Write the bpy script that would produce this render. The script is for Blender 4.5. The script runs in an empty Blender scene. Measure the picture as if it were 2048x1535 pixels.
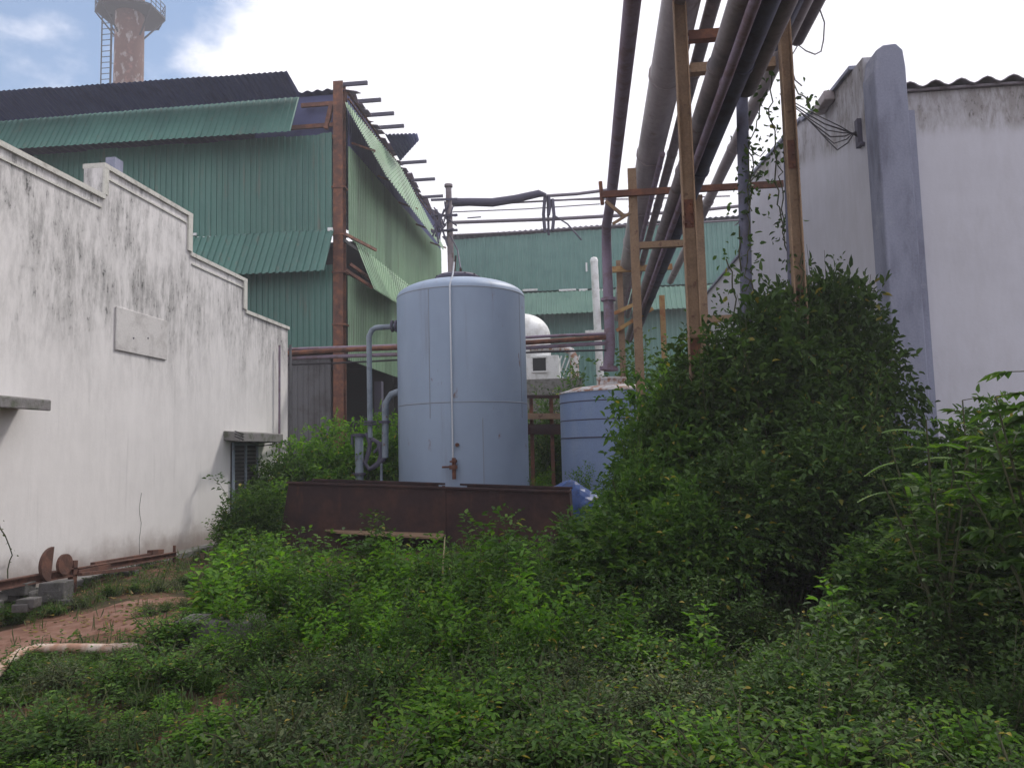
import bpy, math, random
import numpy as np
from mathutils import Vector, Matrix
# ---------------------------------------------------------------- camera, sky, sun, exposure
scene = bpy.context.scene
F = 1500.0; PS = math.atan(156/F); PT = math.atan(130/F); RL = 0.025; EYE = 1.6
_f = Vector((-math.sin(PS)*math.cos(PT), math.cos(PS)*math.cos(PT), math.sin(PT)))
_r0 = Vector((math.cos(PS), math.sin(PS), 0)); _u0 = _r0.cross(_f)
_r = math.cos(RL)*_r0 - math.sin(RL)*_u0; _u = math.sin(RL)*_r0 + math.cos(RL)*_u0
cam = bpy.data.cameras.new('camera'); cam.sensor_width = 36; cam.lens = F/2048*36
cam.clip_start = 0.05; cam.clip_end = 2000
camo = bpy.data.objects.new('camera', cam); scene.collection.objects.link(camo)
M = Matrix.Identity(4)
for i in range(3):
    M[i][0] = _r[i]; M[i][1] = _u[i]; M[i][2] = -_f[i]
M[2][3] = EYE; camo.matrix_world = M
scene.camera = camo

SUN_EL, SUN_AZ = math.radians(50), math.radians(38)      # azimuth measured from +Y towards +X
world = bpy.data.worlds.new("World"); scene.world = world; world.use_nodes = True
wn = world.node_tree.nodes; wl = world.node_tree.links; wn.clear()
def N(t, **k):
    n = wn.new(t)
    for a, b in k.items(): setattr(n, a, b)
    return n
sky = N('ShaderNodeTexSky', sky_type='NISHITA', sun_disc=False); sky.sun_elevation = SUN_EL; sky.sun_rotation = SUN_AZ
sky.air_density = 1.3; sky.dust_density = 0.2; sky.ozone_density = 3
tc = N('ShaderNodeTexCoord'); n1 = N('ShaderNodeTexNoise'); n1.inputs['Scale'].default_value = 5.5; n1.inputs['Detail'].default_value = 6; n1.inputs['Roughness'].default_value = .55
mp = N('ShaderNodeMapping'); mp.inputs['Scale'].default_value = (1, 1, 1.7); mp.inputs['Location'].default_value = (0.35, .2, .1)
wl.new(tc.outputs['Generated'], mp.inputs[0]); wl.new(mp.outputs[0], n1.inputs['Vector'])
dp = N('ShaderNodeVectorMath', operation='DOT_PRODUCT'); wl.new(tc.outputs['Generated'], dp.inputs[0])
bd = (_f*F + _r*(60-1024) - _u*(60-767.5)).normalized(); dp.inputs[1].default_value = bd
cov = N('ShaderNodeMapRange'); cov.inputs['From Min'].default_value = .955; cov.inputs['From Max'].default_value = .992
cov.inputs['To Min'].default_value = .40; cov.inputs['To Max'].default_value = -.10
wl.new(dp.outputs['Value'], cov.inputs['Value'])
ad = N('ShaderNodeMath', operation='ADD'); wl.new(n1.outputs[0], ad.inputs[0]); wl.new(cov.outputs[0], ad.inputs[1])
cl = N('ShaderNodeMapRange'); cl.interpolation_type = 'SMOOTHSTEP'; cl.inputs['From Min'].default_value = .43; cl.inputs['From Max'].default_value = .66
wl.new(ad.outputs[0], cl.inputs['Value'])
b1 = N('ShaderNodeBackground'); b1.inputs['Strength'].default_value = 0.11; wl.new(sky.outputs[0], b1.inputs[0])
b2 = N('ShaderNodeBackground'); b2.inputs[0].default_value = (.93, .925, .99, 1); b2.inputs['Strength'].default_value = 1.02
mx = N('ShaderNodeMixShader'); wl.new(cl.outputs[0], mx.inputs[0]); wl.new(b1.outputs[0], mx.inputs[1]); wl.new(b2.outputs[0], mx.inputs[2])
wo = N('ShaderNodeOutputWorld'); wl.new(mx.outputs[0], wo.inputs[0])
sd = bpy.data.lights.new('sun', 'SUN'); sd.energy = 2.0; sd.angle = math.radians(9); sd.color = (1, .95, .87)
so = bpy.data.objects.new('sun', sd); scene.collection.objects.link(so)
sv = Vector((math.cos(SUN_EL)*math.sin(SUN_AZ), math.cos(SUN_EL)*math.cos(SUN_AZ), math.sin(SUN_EL)))
so.rotation_euler = sv.to_track_quat('Z', 'Y').to_euler()
scene.view_settings.view_transform = 'Standard'; scene.view_settings.look = 'None'
scene.view_settings.exposure = 0.4; scene.view_settings.gamma = 1
scene.cycles.max_bounces = 5; scene.cycles.diffuse_bounces = 3; scene.cycles.transparent_max_bounces = 4

# ---------------------------------------------------------------- helpers
C = scene.collection
def at(x, y, X=None, Y=None, Z=None):
    """world point seen at photo pixel (x, y) on the plane X=, Y= or Z="""
    d = _f*F + _r*(x-1024) - _u*(y-767.5)
    t = X/d.x if X is not None else (Y/d.y if Y is not None else (Z-EYE)/d.z)
    p = d*t; return Vector((p.x, p.y, p.z+EYE))
def V(*a): return Vector(a)

class MB:
    def __init__(s): s.v = []; s.f = []; s.sm = []; s.mk = []
    def mark(s): s.mk.append((len(s.v), len(s.f))); return s
    def split(s, name, mat, parent=None, **k):
        ms = s.mk + [(len(s.v), len(s.f))]; out = []
        for (a, fa), (b, fb) in zip(ms, ms[1:]):
            m = MB(); m.v = s.v[a:b]; m.f = [tuple(i-a for i in f) for f in s.f[fa:fb]]; m.sm = s.sm[fa:fb]; out.append(m.build(name, mat, parent, **k))
        return out
    def add(s, vs, fs, smooth=False):
        o = len(s.v); s.v += [tuple(v) for v in vs]; s.f += [tuple(i+o for i in f) for f in fs]; s.sm += [smooth]*len(fs); return s
    def box(s, a, b):
        x0, y0, z0 = [min(a[i], b[i]) for i in range(3)]; x1, y1, z1 = [max(a[i], b[i]) for i in range(3)]
        return s.add([(x0,y0,z0),(x1,y0,z0),(x1,y1,z0),(x0,y1,z0),(x0,y0,z1),(x1,y0,z1),(x1,y1,z1),(x0,y1,z1)],
              [(0,3,2,1),(4,5,6,7),(0,1,5,4),(1,2,6,5),(2,3,7,6),(3,0,4,7)])
    def bar(s, p, q, w, h, up=(0,0,1)):
        """rectangular bar from p to q, w across, h along up"""
        p = Vector(p); q = Vector(q); d = (q-p).normalized(); up = Vector(up)
        if abs(d.dot(up)) > .98: up = Vector((0,1,0))
        a = d.cross(up).normalized()*w/2; b = a.cross(d).normalized()*h/2
        vs = [p-a-b, p+a-b, p+a+b, p-a+b, q-a-b, q+a-b, q+a+b, q-a+b]
        return s.add(vs, [(0,1,2,3),(7,6,5,4),(0,4,5,1),(1,5,6,2),(2,6,7,3),(3,7,4,0)])
    def chan(s, p, q, w, dep, t=.012, face=(0,-1,0)):
        """channel section: web w wide facing 'face', two flanges dep deep"""
        p = Vector(p); q = Vector(q); d = (q-p).normalized(); n = Vector(face); a = d.cross(n).normalized()
        s.bar(p, q, w, t, n)
        for k in (-1, 1):
            o = a*k*(w/2-t/2) + (-n)*(dep/2)
            s.bar(p+o, q+o, t, dep-.002, n)
        return s
    def ibeam(s, p, q, w, h, t=.02, up=(0,0,1)):
        up = Vector(up); p = Vector(p); q = Vector(q)
        s.bar(p+up*(h/2-t/2), q+up*(h/2-t/2), w, t, up); s.bar(p-up*(h/2-t/2), q-up*(h/2-t/2), w, t, up)
        return s.bar(p, q, t, h-2*t, up)
    def tube(s, pts, r, n=12, cap=True):
        pts = [Vector(p) for p in pts]; m = len(pts)
        rs = r if isinstance(r, (list, tuple)) else [r]*m
        vs = []; prev = None
        for i in range(m):
            d = (pts[min(i+1, m-1)]-pts[max(i-1, 0)]).normalized()
            if prev is None:
                ref = Vector((0,0,1)) if abs(d.z) < .9 else Vector((0,1,0)); a = d.cross(ref).normalized()
            else: a = (prev - d*prev.dot(d)).normalized()
            prev = a; b = d.cross(a)
            for k in range(n):
                t = 2*math.pi*k/n; vs.append(pts[i]+(a*math.cos(t)+b*math.sin(t))*rs[i])
        fs = [(i*n+k, i*n+(k+1)%n, (i+1)*n+(k+1)%n, (i+1)*n+k) for i in range(m-1) for k in range(n)]
        s.add(vs, fs, True)
        if cap: s.add(vs[:n], [tuple(reversed(range(n)))]); s.add(vs[-n:], [tuple(range(n))])
        return s
    def lathe(s, c, prof, n=48, smooth=True):
        """prof: list of (radius, z) above centre c"""
        c = Vector(c); vs = []
        for r, z in prof:
            for k in range(n):
                t = 2*math.pi*k/n; vs.append((c.x+r*math.cos(t), c.y+r*math.sin(t), c.z+z))
        fs = [(i*n+k, i*n+(k+1)%n, (i+1)*n+(k+1)%n, (i+1)*n+k) for i in range(len(prof)-1) for k in range(n)]
        return s.add(vs, fs, smooth)
    def prism(s, poly, d):
        """polygon (3D points) extruded by vector d"""
        n = len(poly); d = Vector(d); vs = [Vector(p) for p in poly] + [Vector(p)+d for p in poly]
        return s.add(vs, [tuple(range(n)), tuple(reversed(range(n, 2*n)))] + [(i, i+n, (i+1) % n+n, (i+1) % n) for i in range(n)])
    def sheet(s, c00, c10, c11, c01, ribs, amp=.03, rows=1, sag=None, wave=False, rag=0, seed=0):
        """ribbed metal sheet on a quad; ribs run from edge c00-c10 to c01-c11"""
        c00, c10, c11, c01 = map(Vector, (c00, c10, c11, c01)); rnd = random.Random(seed)
        nrm = (c10-c00).cross(c01-c00).normalized()
        prof = [(0,0),(.45,0),(.55,1),(.85,1),(.95,0)] if not wave else [(k/6, .5-.5*math.cos(2*math.pi*k/6)) for k in range(6)]
        ss = [((i+a)/ribs, b) for i in range(ribs) for a, b in prof] + [(1, 0)]
        vs = []
        shw = [rnd.uniform(-1, 1) for _ in range(ribs//6+2)]
        for j in range(rows+1):
            t = j/rows
            for a, b in ss:
                k = shw[int(a*ribs)//6]
                tt = t + (rag*k if j == rows else 0)
                p = (c00*(1-a)+c10*a)*(1-tt)+(c01*(1-a)+c11*a)*tt + nrm*(b*amp + (.012*k if rag else 0))
                if sag: p = p + Vector(sag(a, t))
                vs.append(p)
        m = len(ss)
        return s.add(vs, [(j*m+i, j*m+i+1, (j+1)*m+i+1, (j+1)*m+i) for j in range(rows) for i in range(m-1)])
    def build(s, name, mat, parent=None, loc=None, solid=0, bevel=0):
        o = loc if loc is not None else ((parent_loc(parent)) if parent else V(0,0,0))
        me = bpy.data.meshes.new(name); me.from_pydata([(v[0]-o[0], v[1]-o[1], v[2]-o[2]) for v in s.v], [], s.f)
        me.polygons.foreach_set('use_smooth', s.sm); me.materials.append(mat); me.update()
        ob = bpy.data.objects.new(name, me); C.objects.link(ob)
        if parent: ob.parent = parent
        else: ob.location = o
        if solid:
            m = ob.modifiers.new('solid', 'SOLIDIFY'); m.thickness = solid; m.offset = 0
        if bevel:
            m = ob.modifiers.new('bevel', 'BEVEL'); m.width = bevel; m.segments = 2; m.limit_method = 'ANGLE'
        ob['_w'] = (float(o[0]), float(o[1]), float(o[2])); return ob
def parent_loc(p): return Vector(p['_w'])
def tag(o, label, cat, group=None, kind=None):
    o['label'] = label; o['category'] = cat
    if group: o['group'] = group
    if kind: o['kind'] = kind
    return o
def thing(name, label, cat, loc=(0,0,0), group=None):
    o = bpy.data.objects.new(name, None); C.objects.link(o); o.location = loc; o['_w'] = tuple(float(a) for a in loc)
    o.empty_display_size = .2
    return tag(o, label, cat, group)
def struct(o): o['kind'] = 'structure'; return o

# ---------------------------------------------------------------- materials
def mat(name, col, col2=None, scale=6, thr=(.45, .65), stretch=(1,1,1), rough=.7, metal=0, bump=.15, bscale=40, col3=None, scale3=2, thr3=(.5, .7), stretch3=(1,1,1), fine=.12, spec=.4, panel=None, col4=None, scale4=9, thr4=(.66,.72), stretch4=(1,1,1)):
    m = bpy.data.materials.new(name); m.use_nodes = True; n = m.node_tree.nodes; l = m.node_tree.links
    b = n['Principled BSDF']; b.inputs['Roughness'].default_value = rough; b.inputs['Metallic'].default_value = metal
    b.inputs['Specular IOR Level'].default_value = spec
    t = n.new('ShaderNodeTexCoord')
    def noise(sc, st, det=6, off=0):
        mp = n.new('ShaderNodeMapping'); mp.inputs['Scale'].default_value = st; mp.inputs['Location'].default_value = (off, off*.7, off*.3); l.new(t.outputs['Object'], mp.inputs[0])
        x = n.new('ShaderNodeTexNoise'); x.inputs['Scale'].default_value = sc; x.inputs['Detail'].default_value = det; x.inputs['Roughness'].default_value = .62
        l.new(mp.outputs[0], x.inputs['Vector']); return x.outputs[0]
    def mix(fac, a, bcol):
        x = n.new('ShaderNodeMix'); x.data_type = 'RGBA'; l.new(fac, x.inputs[0])
        if hasattr(a, 'links'): l.new(a, x.inputs[6])
        else: x.inputs[6].default_value = (*a, 1)
        x.inputs[7].default_value = (*bcol, 1); return x.outputs[2]
    def step(v, th):
        x = n.new('ShaderNodeMapRange'); x.interpolation_type = 'SMOOTHSTEP'; x.inputs['From Min'].default_value = th[0]; x.inputs['From Max'].default_value = th[1]; l.new(v, x.inputs['Value']); return x.outputs[0]
    c = col
    if col2: c = mix(step(noise(scale, stretch), thr), c, col2)
    if col3: c = mix(step(noise(scale3, stretch3, off=7.3), thr3), c, col3)
    if col4: c = mix(step(noise(scale4, stretch4, off=13.1), thr4), c, col4)
    f = noise(bscale, (1,1,1), 4, 3)
    if fine:
        mr = n.new('ShaderNodeMapRange'); mr.inputs['To Min'].default_value = 1-fine*2; mr.inputs['To Max'].default_value = 1+fine*2; l.new(f, mr.inputs['Value'])
        x = n.new('ShaderNodeMix'); x.data_type = 'RGBA'; x.blend_type = 'MULTIPLY'; x.inputs[0].default_value = 1
        if hasattr(c, 'links'): l.new(c, x.inputs[6])
        else: x.inputs[6].default_value = (*c, 1)
        l.new(mr.outputs[0], x.inputs[7]); c = x.outputs[2]
    if panel:
        sp = n.new('ShaderNodeSeparateXYZ'); l.new(t.outputs['Object'], sp.inputs[0])
        dv = n.new('ShaderNodeMath'); dv.operation = 'DIVIDE'; l.new(sp.outputs[panel[0]], dv.inputs[0]); dv.inputs[1].default_value = panel[1]
        fl = n.new('ShaderNodeMath'); fl.operation = 'FLOOR'; l.new(dv.outputs[0], fl.inputs[0])
        wn_ = n.new('ShaderNodeTexWhiteNoise'); wn_.noise_dimensions = '1D'; l.new(fl.outputs[0], wn_.inputs['W'])
        mr = n.new('ShaderNodeMapRange'); mr.inputs['To Min'].default_value = .8; mr.inputs['To Max'].default_value = 1.15; l.new(wn_.outputs['Value'], mr.inputs['Value'])
        x = n.new('ShaderNodeMix'); x.data_type = 'RGBA'; x.blend_type = 'MULTIPLY'; x.inputs[0].default_value = 1; l.new(c, x.inputs[6]); l.new(mr.outputs[0], x.inputs[7]); c = x.outputs[2]
    if hasattr(c, 'links'): l.new(c, b.inputs['Base Color'])
    else: b.inputs['Base Color'].default_value = (*c, 1)
    if bump:
        bp = n.new('ShaderNodeBump'); bp.inputs['Strength'].default_value = bump; bp.inputs['Distance'].default_value = .02; l.new(f, bp.inputs['Height']); l.new(bp.outputs[0], b.inputs['Normal'])
    return m

def plaster(name, col, stain, dark, ztop=4.0, zlow=1.2, amount=1.0, streak=1.0, slope=0):
    """lime plaster with mould: streaks that thicken towards the coping, patches and cracks"""
    m = bpy.data.materials.new(name); m.use_nodes = True; n = m.node_tree.nodes; l = m.node_tree.links
    b = n['Principled BSDF']; b.inputs['Roughness'].default_value = .9; b.inputs['Specular IOR Level'].default_value = .2
    t = n.new('ShaderNodeTexCoord'); geo = n.new('ShaderNodeNewGeometry')
    sep = n.new('ShaderNodeSeparateXYZ'); l.new(geo.outputs['Position'], sep.inputs[0])
    def noise(sc, st, det=8, ro=.65, off=0, dist=0):
        mp = n.new('ShaderNodeMapping'); mp.inputs['Scale'].default_value = st; mp.inputs['Location'].default_value = (off, off, off); l.new(geo.outputs['Position'], mp.inputs[0])
        x = n.new('ShaderNodeTexNoise'); x.inputs['Scale'].default_value = sc; x.inputs['Detail'].default_value = det; x.inputs['Roughness'].default_value = ro; x.inputs['Distortion'].default_value = dist
        l.new(mp.outputs[0], x.inputs['Vector']); return x.outputs[0]
    def math_(op, a, b_):
        x = n.new('ShaderNodeMath'); x.operation = op
        for i, q in enumerate((a, b_)):
            if hasattr(q, 'links'): l.new(q, x.inputs[i])
            else: x.inputs[i].default_value = q
        return x.outputs[0]
    def rng(v, a, b_, c=0, d=1):
        x = n.new('ShaderNodeMapRange'); x.interpolation_type = 'SMOOTHSTEP'
        for k, q in (('From Min', a), ('From Max', b_), ('To Min', c), ('To Max', d)): x.inputs[k].default_value = q
        l.new(v, x.inputs['Value']); return x.outputs[0]
    def mix(fac, a, bcol):
        x = n.new('ShaderNodeMix'); x.data_type = 'RGBA'; l.new(fac, x.inputs[0])
        if hasattr(a, 'links'): l.new(a, x.inputs[6])
        else: x.inputs[6].default_value = (*a, 1)
        x.inputs[7].default_value = (*bcol, 1); return x.outputs[2]
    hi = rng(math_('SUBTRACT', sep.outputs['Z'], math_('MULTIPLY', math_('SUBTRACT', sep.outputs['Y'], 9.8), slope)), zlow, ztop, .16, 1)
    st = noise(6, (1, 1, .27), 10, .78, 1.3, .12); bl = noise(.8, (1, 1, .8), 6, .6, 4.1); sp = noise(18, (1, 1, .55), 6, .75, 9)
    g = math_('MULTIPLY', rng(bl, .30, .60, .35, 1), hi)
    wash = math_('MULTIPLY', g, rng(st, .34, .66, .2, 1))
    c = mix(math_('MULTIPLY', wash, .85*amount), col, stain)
    spk = math_('MULTIPLY', math_('MULTIPLY', rng(sp, .52, .64), rng(st, .48, .60)), rng(g, .35, .8))
    c = mix(math_('MULTIPLY', spk, .85*amount), c, dark)
    st2 = noise(9, (1, 1, .05), 6, .6, 17, .3)
    c = mix(math_('MULTIPLY', math_('MULTIPLY', rng(st2, .56, .75), rng(bl, .3, .6)), .42*streak), c, stain)
    f = noise(24, (1, 1, 1), 5, .6)
    c = mix(rng(noise(1.7, (1, 1, 2), 4, .5, 30), .45, .75, 0, .25), c, tuple(q*.82 for q in col))
    lo = rng(math_('ADD', sep.outputs['Z'], math_('MULTIPLY', noise(3, (1, 1, 1)), -.5)), .35, -.15)
    c = mix(math_('MULTIPLY', lo, .7), c, (.16, .1, .075))
    l.new(c, b.inputs['Base Color'])
    bp = n.new('ShaderNodeBump'); bp.inputs['Strength'].default_value = .10; bp.inputs['Distance'].default_value = .015; l.new(f, bp.inputs['Height']); l.new(bp.outputs[0], b.inputs['Normal'])
    return m

def leafmat(name, a, b2, c3, trans=.35, rough=.5):
    m = bpy.data.materials.new(name); m.use_nodes = True; n = m.node_tree.nodes; l = m.node_tree.links
    p = n['Principled BSDF']; p.inputs['Roughness'].default_value = .62; p.inputs['Specular IOR Level'].default_value = .2
    g = n.new('ShaderNodeNewGeometry'); oi = n.new('ShaderNodeObjectInfo')
    r = n.new('ShaderNodeValToRGB'); e = r.color_ramp.elements; e[0].color = (*a, 1); e[1].color = (*c3, 1); k = r.color_ramp.elements.new(.5); k.color = (*b2, 1); e[-1].position = .93; k = r.color_ramp.elements.new(.985); k.color = (*c3, 1); k = r.color_ramp.elements.new(.992); k.color = (.24, .19, .04, 1)
    l.new(g.outputs['Random Per Island'], r.inputs[0])
    hs = n.new('ShaderNodeHueSaturation'); l.new(r.outputs[0], hs.inputs['Color'])
    mr = n.new('ShaderNodeMapRange'); mr.inputs['To Min'].default_value = .75; mr.inputs['To Max'].default_value = 1.3; l.new(oi.outputs['Random'], mr.inputs['Value']); l.new(mr.outputs[0], hs.inputs['Value'])
    l.new(hs.outputs[0], p.inputs['Base Color'])
    t = n.new('ShaderNodeBsdfTranslucent'); mu = n.new('ShaderNodeMix'); mu.data_type = 'RGBA'; mu.blend_type = 'MULTIPLY'; mu.inputs[0].default_value = 1; l.new(hs.outputs[0], mu.inputs[6]); mu.inputs[7].default_value = (1.7, 1.9, .7, 1); l.new(mu.outputs[2], t.inputs[0])
    x = n.new('ShaderNodeMixShader'); x.inputs[0].default_value = trans; l.new(p.outputs[0], x.inputs[1]); l.new(t.outputs[0], x.inputs[2])
    l.new(x.outputs[0], n['Material Output'].inputs[0]); return m

RUST = (.125, .055, .04); RUSTO = (.235, .095, .05)
m_wall_l = plaster('limewashed plaster', (.77, .745, .74), (.215, .21, .205), (.05, .05, .052), 4.5, 2.0, 1.12, .5)
m_coping = mat('coping plaster', (.55, .54, .50), (.30, .29, .26), 5, (.5, .75), rough=.9, spec=.2)
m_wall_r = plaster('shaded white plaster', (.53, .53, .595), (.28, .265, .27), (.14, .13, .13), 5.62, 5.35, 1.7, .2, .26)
m_pillar = mat('cement render', (.25, .265, .35), (.14, .145, .20), 2.2, (.45, .7), (1,1,.3), .9, col3=(.34, .35, .42), scale3=1.2, thr3=(.55, .7), spec=.2)
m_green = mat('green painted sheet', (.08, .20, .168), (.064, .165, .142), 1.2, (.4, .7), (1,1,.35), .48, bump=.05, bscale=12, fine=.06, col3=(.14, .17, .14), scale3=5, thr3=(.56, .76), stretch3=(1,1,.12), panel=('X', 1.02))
m_green2 = mat('sunlit green sheet', (.22, .34, .215), (.175, .285, .18), 1.4, (.4, .7), (1,1,.3), .5, bump=.05, bscale=12, fine=.06, col3=(.17, .19, .14), scale3=5, thr3=(.56, .78), stretch3=(1,1,.12), panel=('Y', 1.02))  # paler copy of the green: sun on the right face put into the colour
m_far = mat('distant green sheet', (.12, .25, .225), (.10, .22, .20), 1.2, rough=.5, bump=.03, fine=.04)
m_farv = mat('distant visor sheet', (.17, .30, .24), (.14, .26, .21), 1.2, rough=.5, bump=.03, fine=.04)
m_under = mat('dark underside and shade sheet', (.075, .085, .21), (.055, .06, .16), 1.5, rough=.6, bump=.05)
m_rust = mat('rusted steel', RUST, RUSTO, 5, (.42, .68), rough=.85, bump=.3, col3=(.07, .035, .028), scale3=3)
m_rust_dark = mat('dark rusted plate', (.034, .017, .018), (.062, .028, .022), 1.6, (.42, .66), rough=.8, bump=.3, bscale=14, fine=.2, col3=(.085, .035, .022), scale3=5, thr3=(.58, .78), stretch3=(1,1,.3))
m_orange = mat('orange primer steel', (.27, .18, .115), (.20, .13, .085), 4, (.40, .7), (1,1,1), .8, bump=.25, fine=.18, col3=(.14, .075, .055), scale3=8, thr3=(.60, .68), stretch3=(1,1,1))
m_yellow = mat('faded yellow steel', (.40, .25, .10), (.3, .13, .05), 4, rough=.75, bump=.2)
m_lag = mat('aluminium pipe lagging', (.36, .32, .33), (.25, .215, .225), 2, (.4, .7), (1,.3,1), .55, .25, bump=.12, bscale=14, col3=(.14, .09, .075), scale3=3, thr3=(.58, .75))
m_lag2 = mat('grimy lagging', (.225, .19, .20), (.15, .13, .145), 2.5, rough=.6, metal=.2, bump=.15, bscale=14, col3=(.11, .06, .05), scale3=4, thr3=(.55, .75))
m_darkpipe = mat('dark painted pipe', (.11, .115, .18), (.08, .075, .11), 3, rough=.6, bump=.1)
m_brownpipe = mat('rust brown pipe', (.23, .18, .24), (.18, .12, .14), 4, rough=.75, bump=.2)
m_tank = mat('grey blue tank paint', (.265, .335, .45), (.24, .305, .415), .9, (.38, .66), (1,1,.5), .5, bump=.12, bscale=3, fine=.03, col3=(.19, .215, .27), scale3=3.2, thr3=(.54, .80), stretch3=(1,1,.07), col4=(.17,.105,.085), scale4=6, thr4=(.655,.72), stretch4=(1,1,.3))
m_tank2 = mat('blue tank paint', (.23, .31, .49), (.29, .36, .50), 1.4, (.45, .7), (1,1,.3), .55, bump=.05, col3=(.22, .16, .15), scale3=4, thr3=(.64, .78), stretch3=(1,1,.3))
m_bluepipe = mat('blue grey pipe paint', (.20, .24, .29), (.14, .17, .21), 4, rough=.6, col3=(.12, .06, .04), scale3=9, thr3=(.6, .7))
m_white = mat('white paint', (.72, .73, .74), (.55, .55, .54), 3, rough=.5, bump=.05)
m_whiterust = mat('white paint with rust', (.60, .59, .60), (.34, .17, .10), 5, (.46, .58), rough=.6)
m_black = mat('dark interior', (.025, .026, .03), rough=.9)
m_cable = mat('black cable', (.04, .035, .045), rough=.6, bump=0)
m_wire = mat('thin grey wire', (.18, .16, .19), rough=.6, bump=0)
m_conc = mat('mossy concrete', (.20, .19, .19), (.10, .11, .08), 6, rough=.95, bump=.5, bscale=25, col3=(.40, .38, .36), scale3=9, thr3=(.62, .74))
m_block = mat('dark weathered block', (.10, .095, .095), (.06, .06, .05), 7, rough=.95, bump=.5, bscale=25, col3=(.22, .21, .19), scale3=12, thr3=(.6, .7))
m_pvc = mat('dusty white pipe', (.52, .44, .38), (.33, .19, .13), 5, (.40, .6), rough=.6)
m_chim = mat('chimney render flaking', (.11, .048, .033), (.27, .23, .22), 1.4, (.54, .62), (1,1,.5), .9, bscale=3, fine=.2, col3=(.22, .10, .08), scale3=1.2, thr3=(.55, .7))
m_steel_d = mat('dark steelwork', (.07, .065, .10), rough=.7)
m_steel_b = mat('black steelwork', (.015,.015,.02), rough=.8)
m_fabric = mat('blue tarpaulin', (.02, .07, .25), (.012, .035, .12), 6, rough=.45)
m_bark = mat('green brown stem', (.055, .055, .025), (.035, .05, .018), 20, rough=.9, bump=0)
m_straw = mat('dry straw stalk', (.38, .33, .20), (.25, .2, .12), 20, rough=.9, bump=0)
m_roofas = mat('weathered cement roofing', (.24, .22, .26), (.13, .11, .13), 3, rough=.9, bump=.3)
m_greysheet = mat('grey sheet', (.13, .13, .14), (.09, .085, .09), 2, rough=.7)
m_leaf = leafmat('leaf mid green', (.026, .062, .012), (.045, .10, .018), (.085, .15, .026))
m_leafb = leafmat('leaf bright green', (.045, .11, .016), (.075, .165, .022), (.13, .225, .032), .42)
m_leafd = leafmat('leaf deep green', (.022, .048, .012), (.036, .074, .016), (.065, .115, .025), .25)
m_leafg = leafmat('leaf grey green', (.05, .075, .035), (.07, .10, .045), (.12, .14, .07), .3)
m_dry = leafmat('dry leaf', (.12, .08, .03), (.2, .14, .06), (.3, .22, .1), .3)

# ---------------------------------------------------------------- ground
def gh(x, y):
    return .05*math.sin(x*.9+1)*math.sin(y*.7) + .03*math.sin(x*2.3+y*1.7) + .015*math.sin(x*5.1)*math.cos(y*4.3)
def ground_mat():
    m = bpy.data.materials.new('red soil and moss'); m.use_nodes = True; n = m.node_tree.nodes; l = m.node_tree.links
    b = n['Principled BSDF']; b.inputs['Roughness'].default_value = .95; b.inputs['Specular IOR Level'].default_value = .15
    g = n.new('ShaderNodeNewGeometry')
    def noise(sc, det=8):
        x = n.new('ShaderNodeTexNoise'); x.inputs['Scale'].default_value = sc; x.inputs['Detail'].default_value = det; l.new(g.outputs['Position'], x.inputs['Vector']); return x.outputs[0]
    r = n.new('ShaderNodeValToRGB'); e = r.color_ramp.elements; e[0].position = .35; e[0].color = (.035, .032, .018, 1); e[1].position = .75; e[1].color = (.20, .105, .075, 1)
    k = e.new(.5); k.color = (.075, .055, .03, 1); k = e.new(.62); k.color = (.13, .065, .045, 1)
    l.new(noise(2.2), r.inputs[0]); l.new(r.outputs[0], b.inputs['Base Color'])
    bp = n.new('ShaderNodeBump'); bp.inputs['Strength'].default_value = .6; bp.inputs['Distance'].default_value = .03; l.new(noise(18), bp.inputs['Height']); l.new(bp.outputs[0], b.inputs['Normal'])
    return m
xs = np.unique(np.concatenate([np.linspace(-12, 10, 89), np.linspace(-120, -14, 10), np.linspace(12, 120, 10)]))
ys = np.unique(np.concatenate([np.linspace(-2, 18, 81), np.linspace(-60, -4, 6), np.linspace(20, 150, 16)]))
g = MB(); g.add([(x, y, gh(x, y) if -12.1 < x < 10.1 and -2.1 < y < 18.1 else 0) for y in ys for x in xs],
      [(j*len(xs)+i, j*len(xs)+i+1, (j+1)*len(xs)+i+1, (j+1)*len(xs)+i) for j in range(len(ys)-1) for i in range(len(xs)-1)], True)
struct(g.build('ground', ground_mat()))
m_path = mat('bare red laterite', (.175, .095, .07), (.225, .135, .105), 2.5, (.4, .65), rough=.95, bump=.25, bscale=16, col3=(.12, .055, .04), scale3=4, thr3=(.52, .7), fine=.2, spec=.15)
pp = [(at(-260,1360,Z=0), at(-150,1215,Z=0)), (at(-20,1330,Z=0), at(-20,1245,Z=0)), (at(60,1300,Z=0), at(80,1232,Z=0)), (at(190,1275,Z=0), at(180,1218,Z=0)), (at(300,1278,Z=0), at(270,1198,Z=0)), (at(400,1262,Z=0), at(330,1188,Z=0)), (at(455,1235,Z=0), at(420,1183,Z=0)), (at(520,1200,Z=0), at(500,1185,Z=0))]
p = MB(); vs = []; K = 8
rnd = random.Random(4)
import itertools
PP = []
for i in range(len(pp)-1):
    for q in range(5):
        t = q/5; PP.append((pp[i][0].lerp(pp[i+1][0], t), pp[i][1].lerp(pp[i+1][1], t)))
for a, b in PP:
    for k in range(K+1):
        q = a.lerp(b, k/K + (rnd.uniform(-.05, .05) if k in (0, K) else 0)); vs.append((q.x, q.y, gh(q.x, q.y)+.012 - (.03 if k in (0, K) else 0)))
p.add(vs, [(i*(K+1)+k, i*(K+1)+k+1, (i+1)*(K+1)+k+1, (i+1)*(K+1)+k) for i in range(len(PP)-1) for k in range(K)], True)
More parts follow.
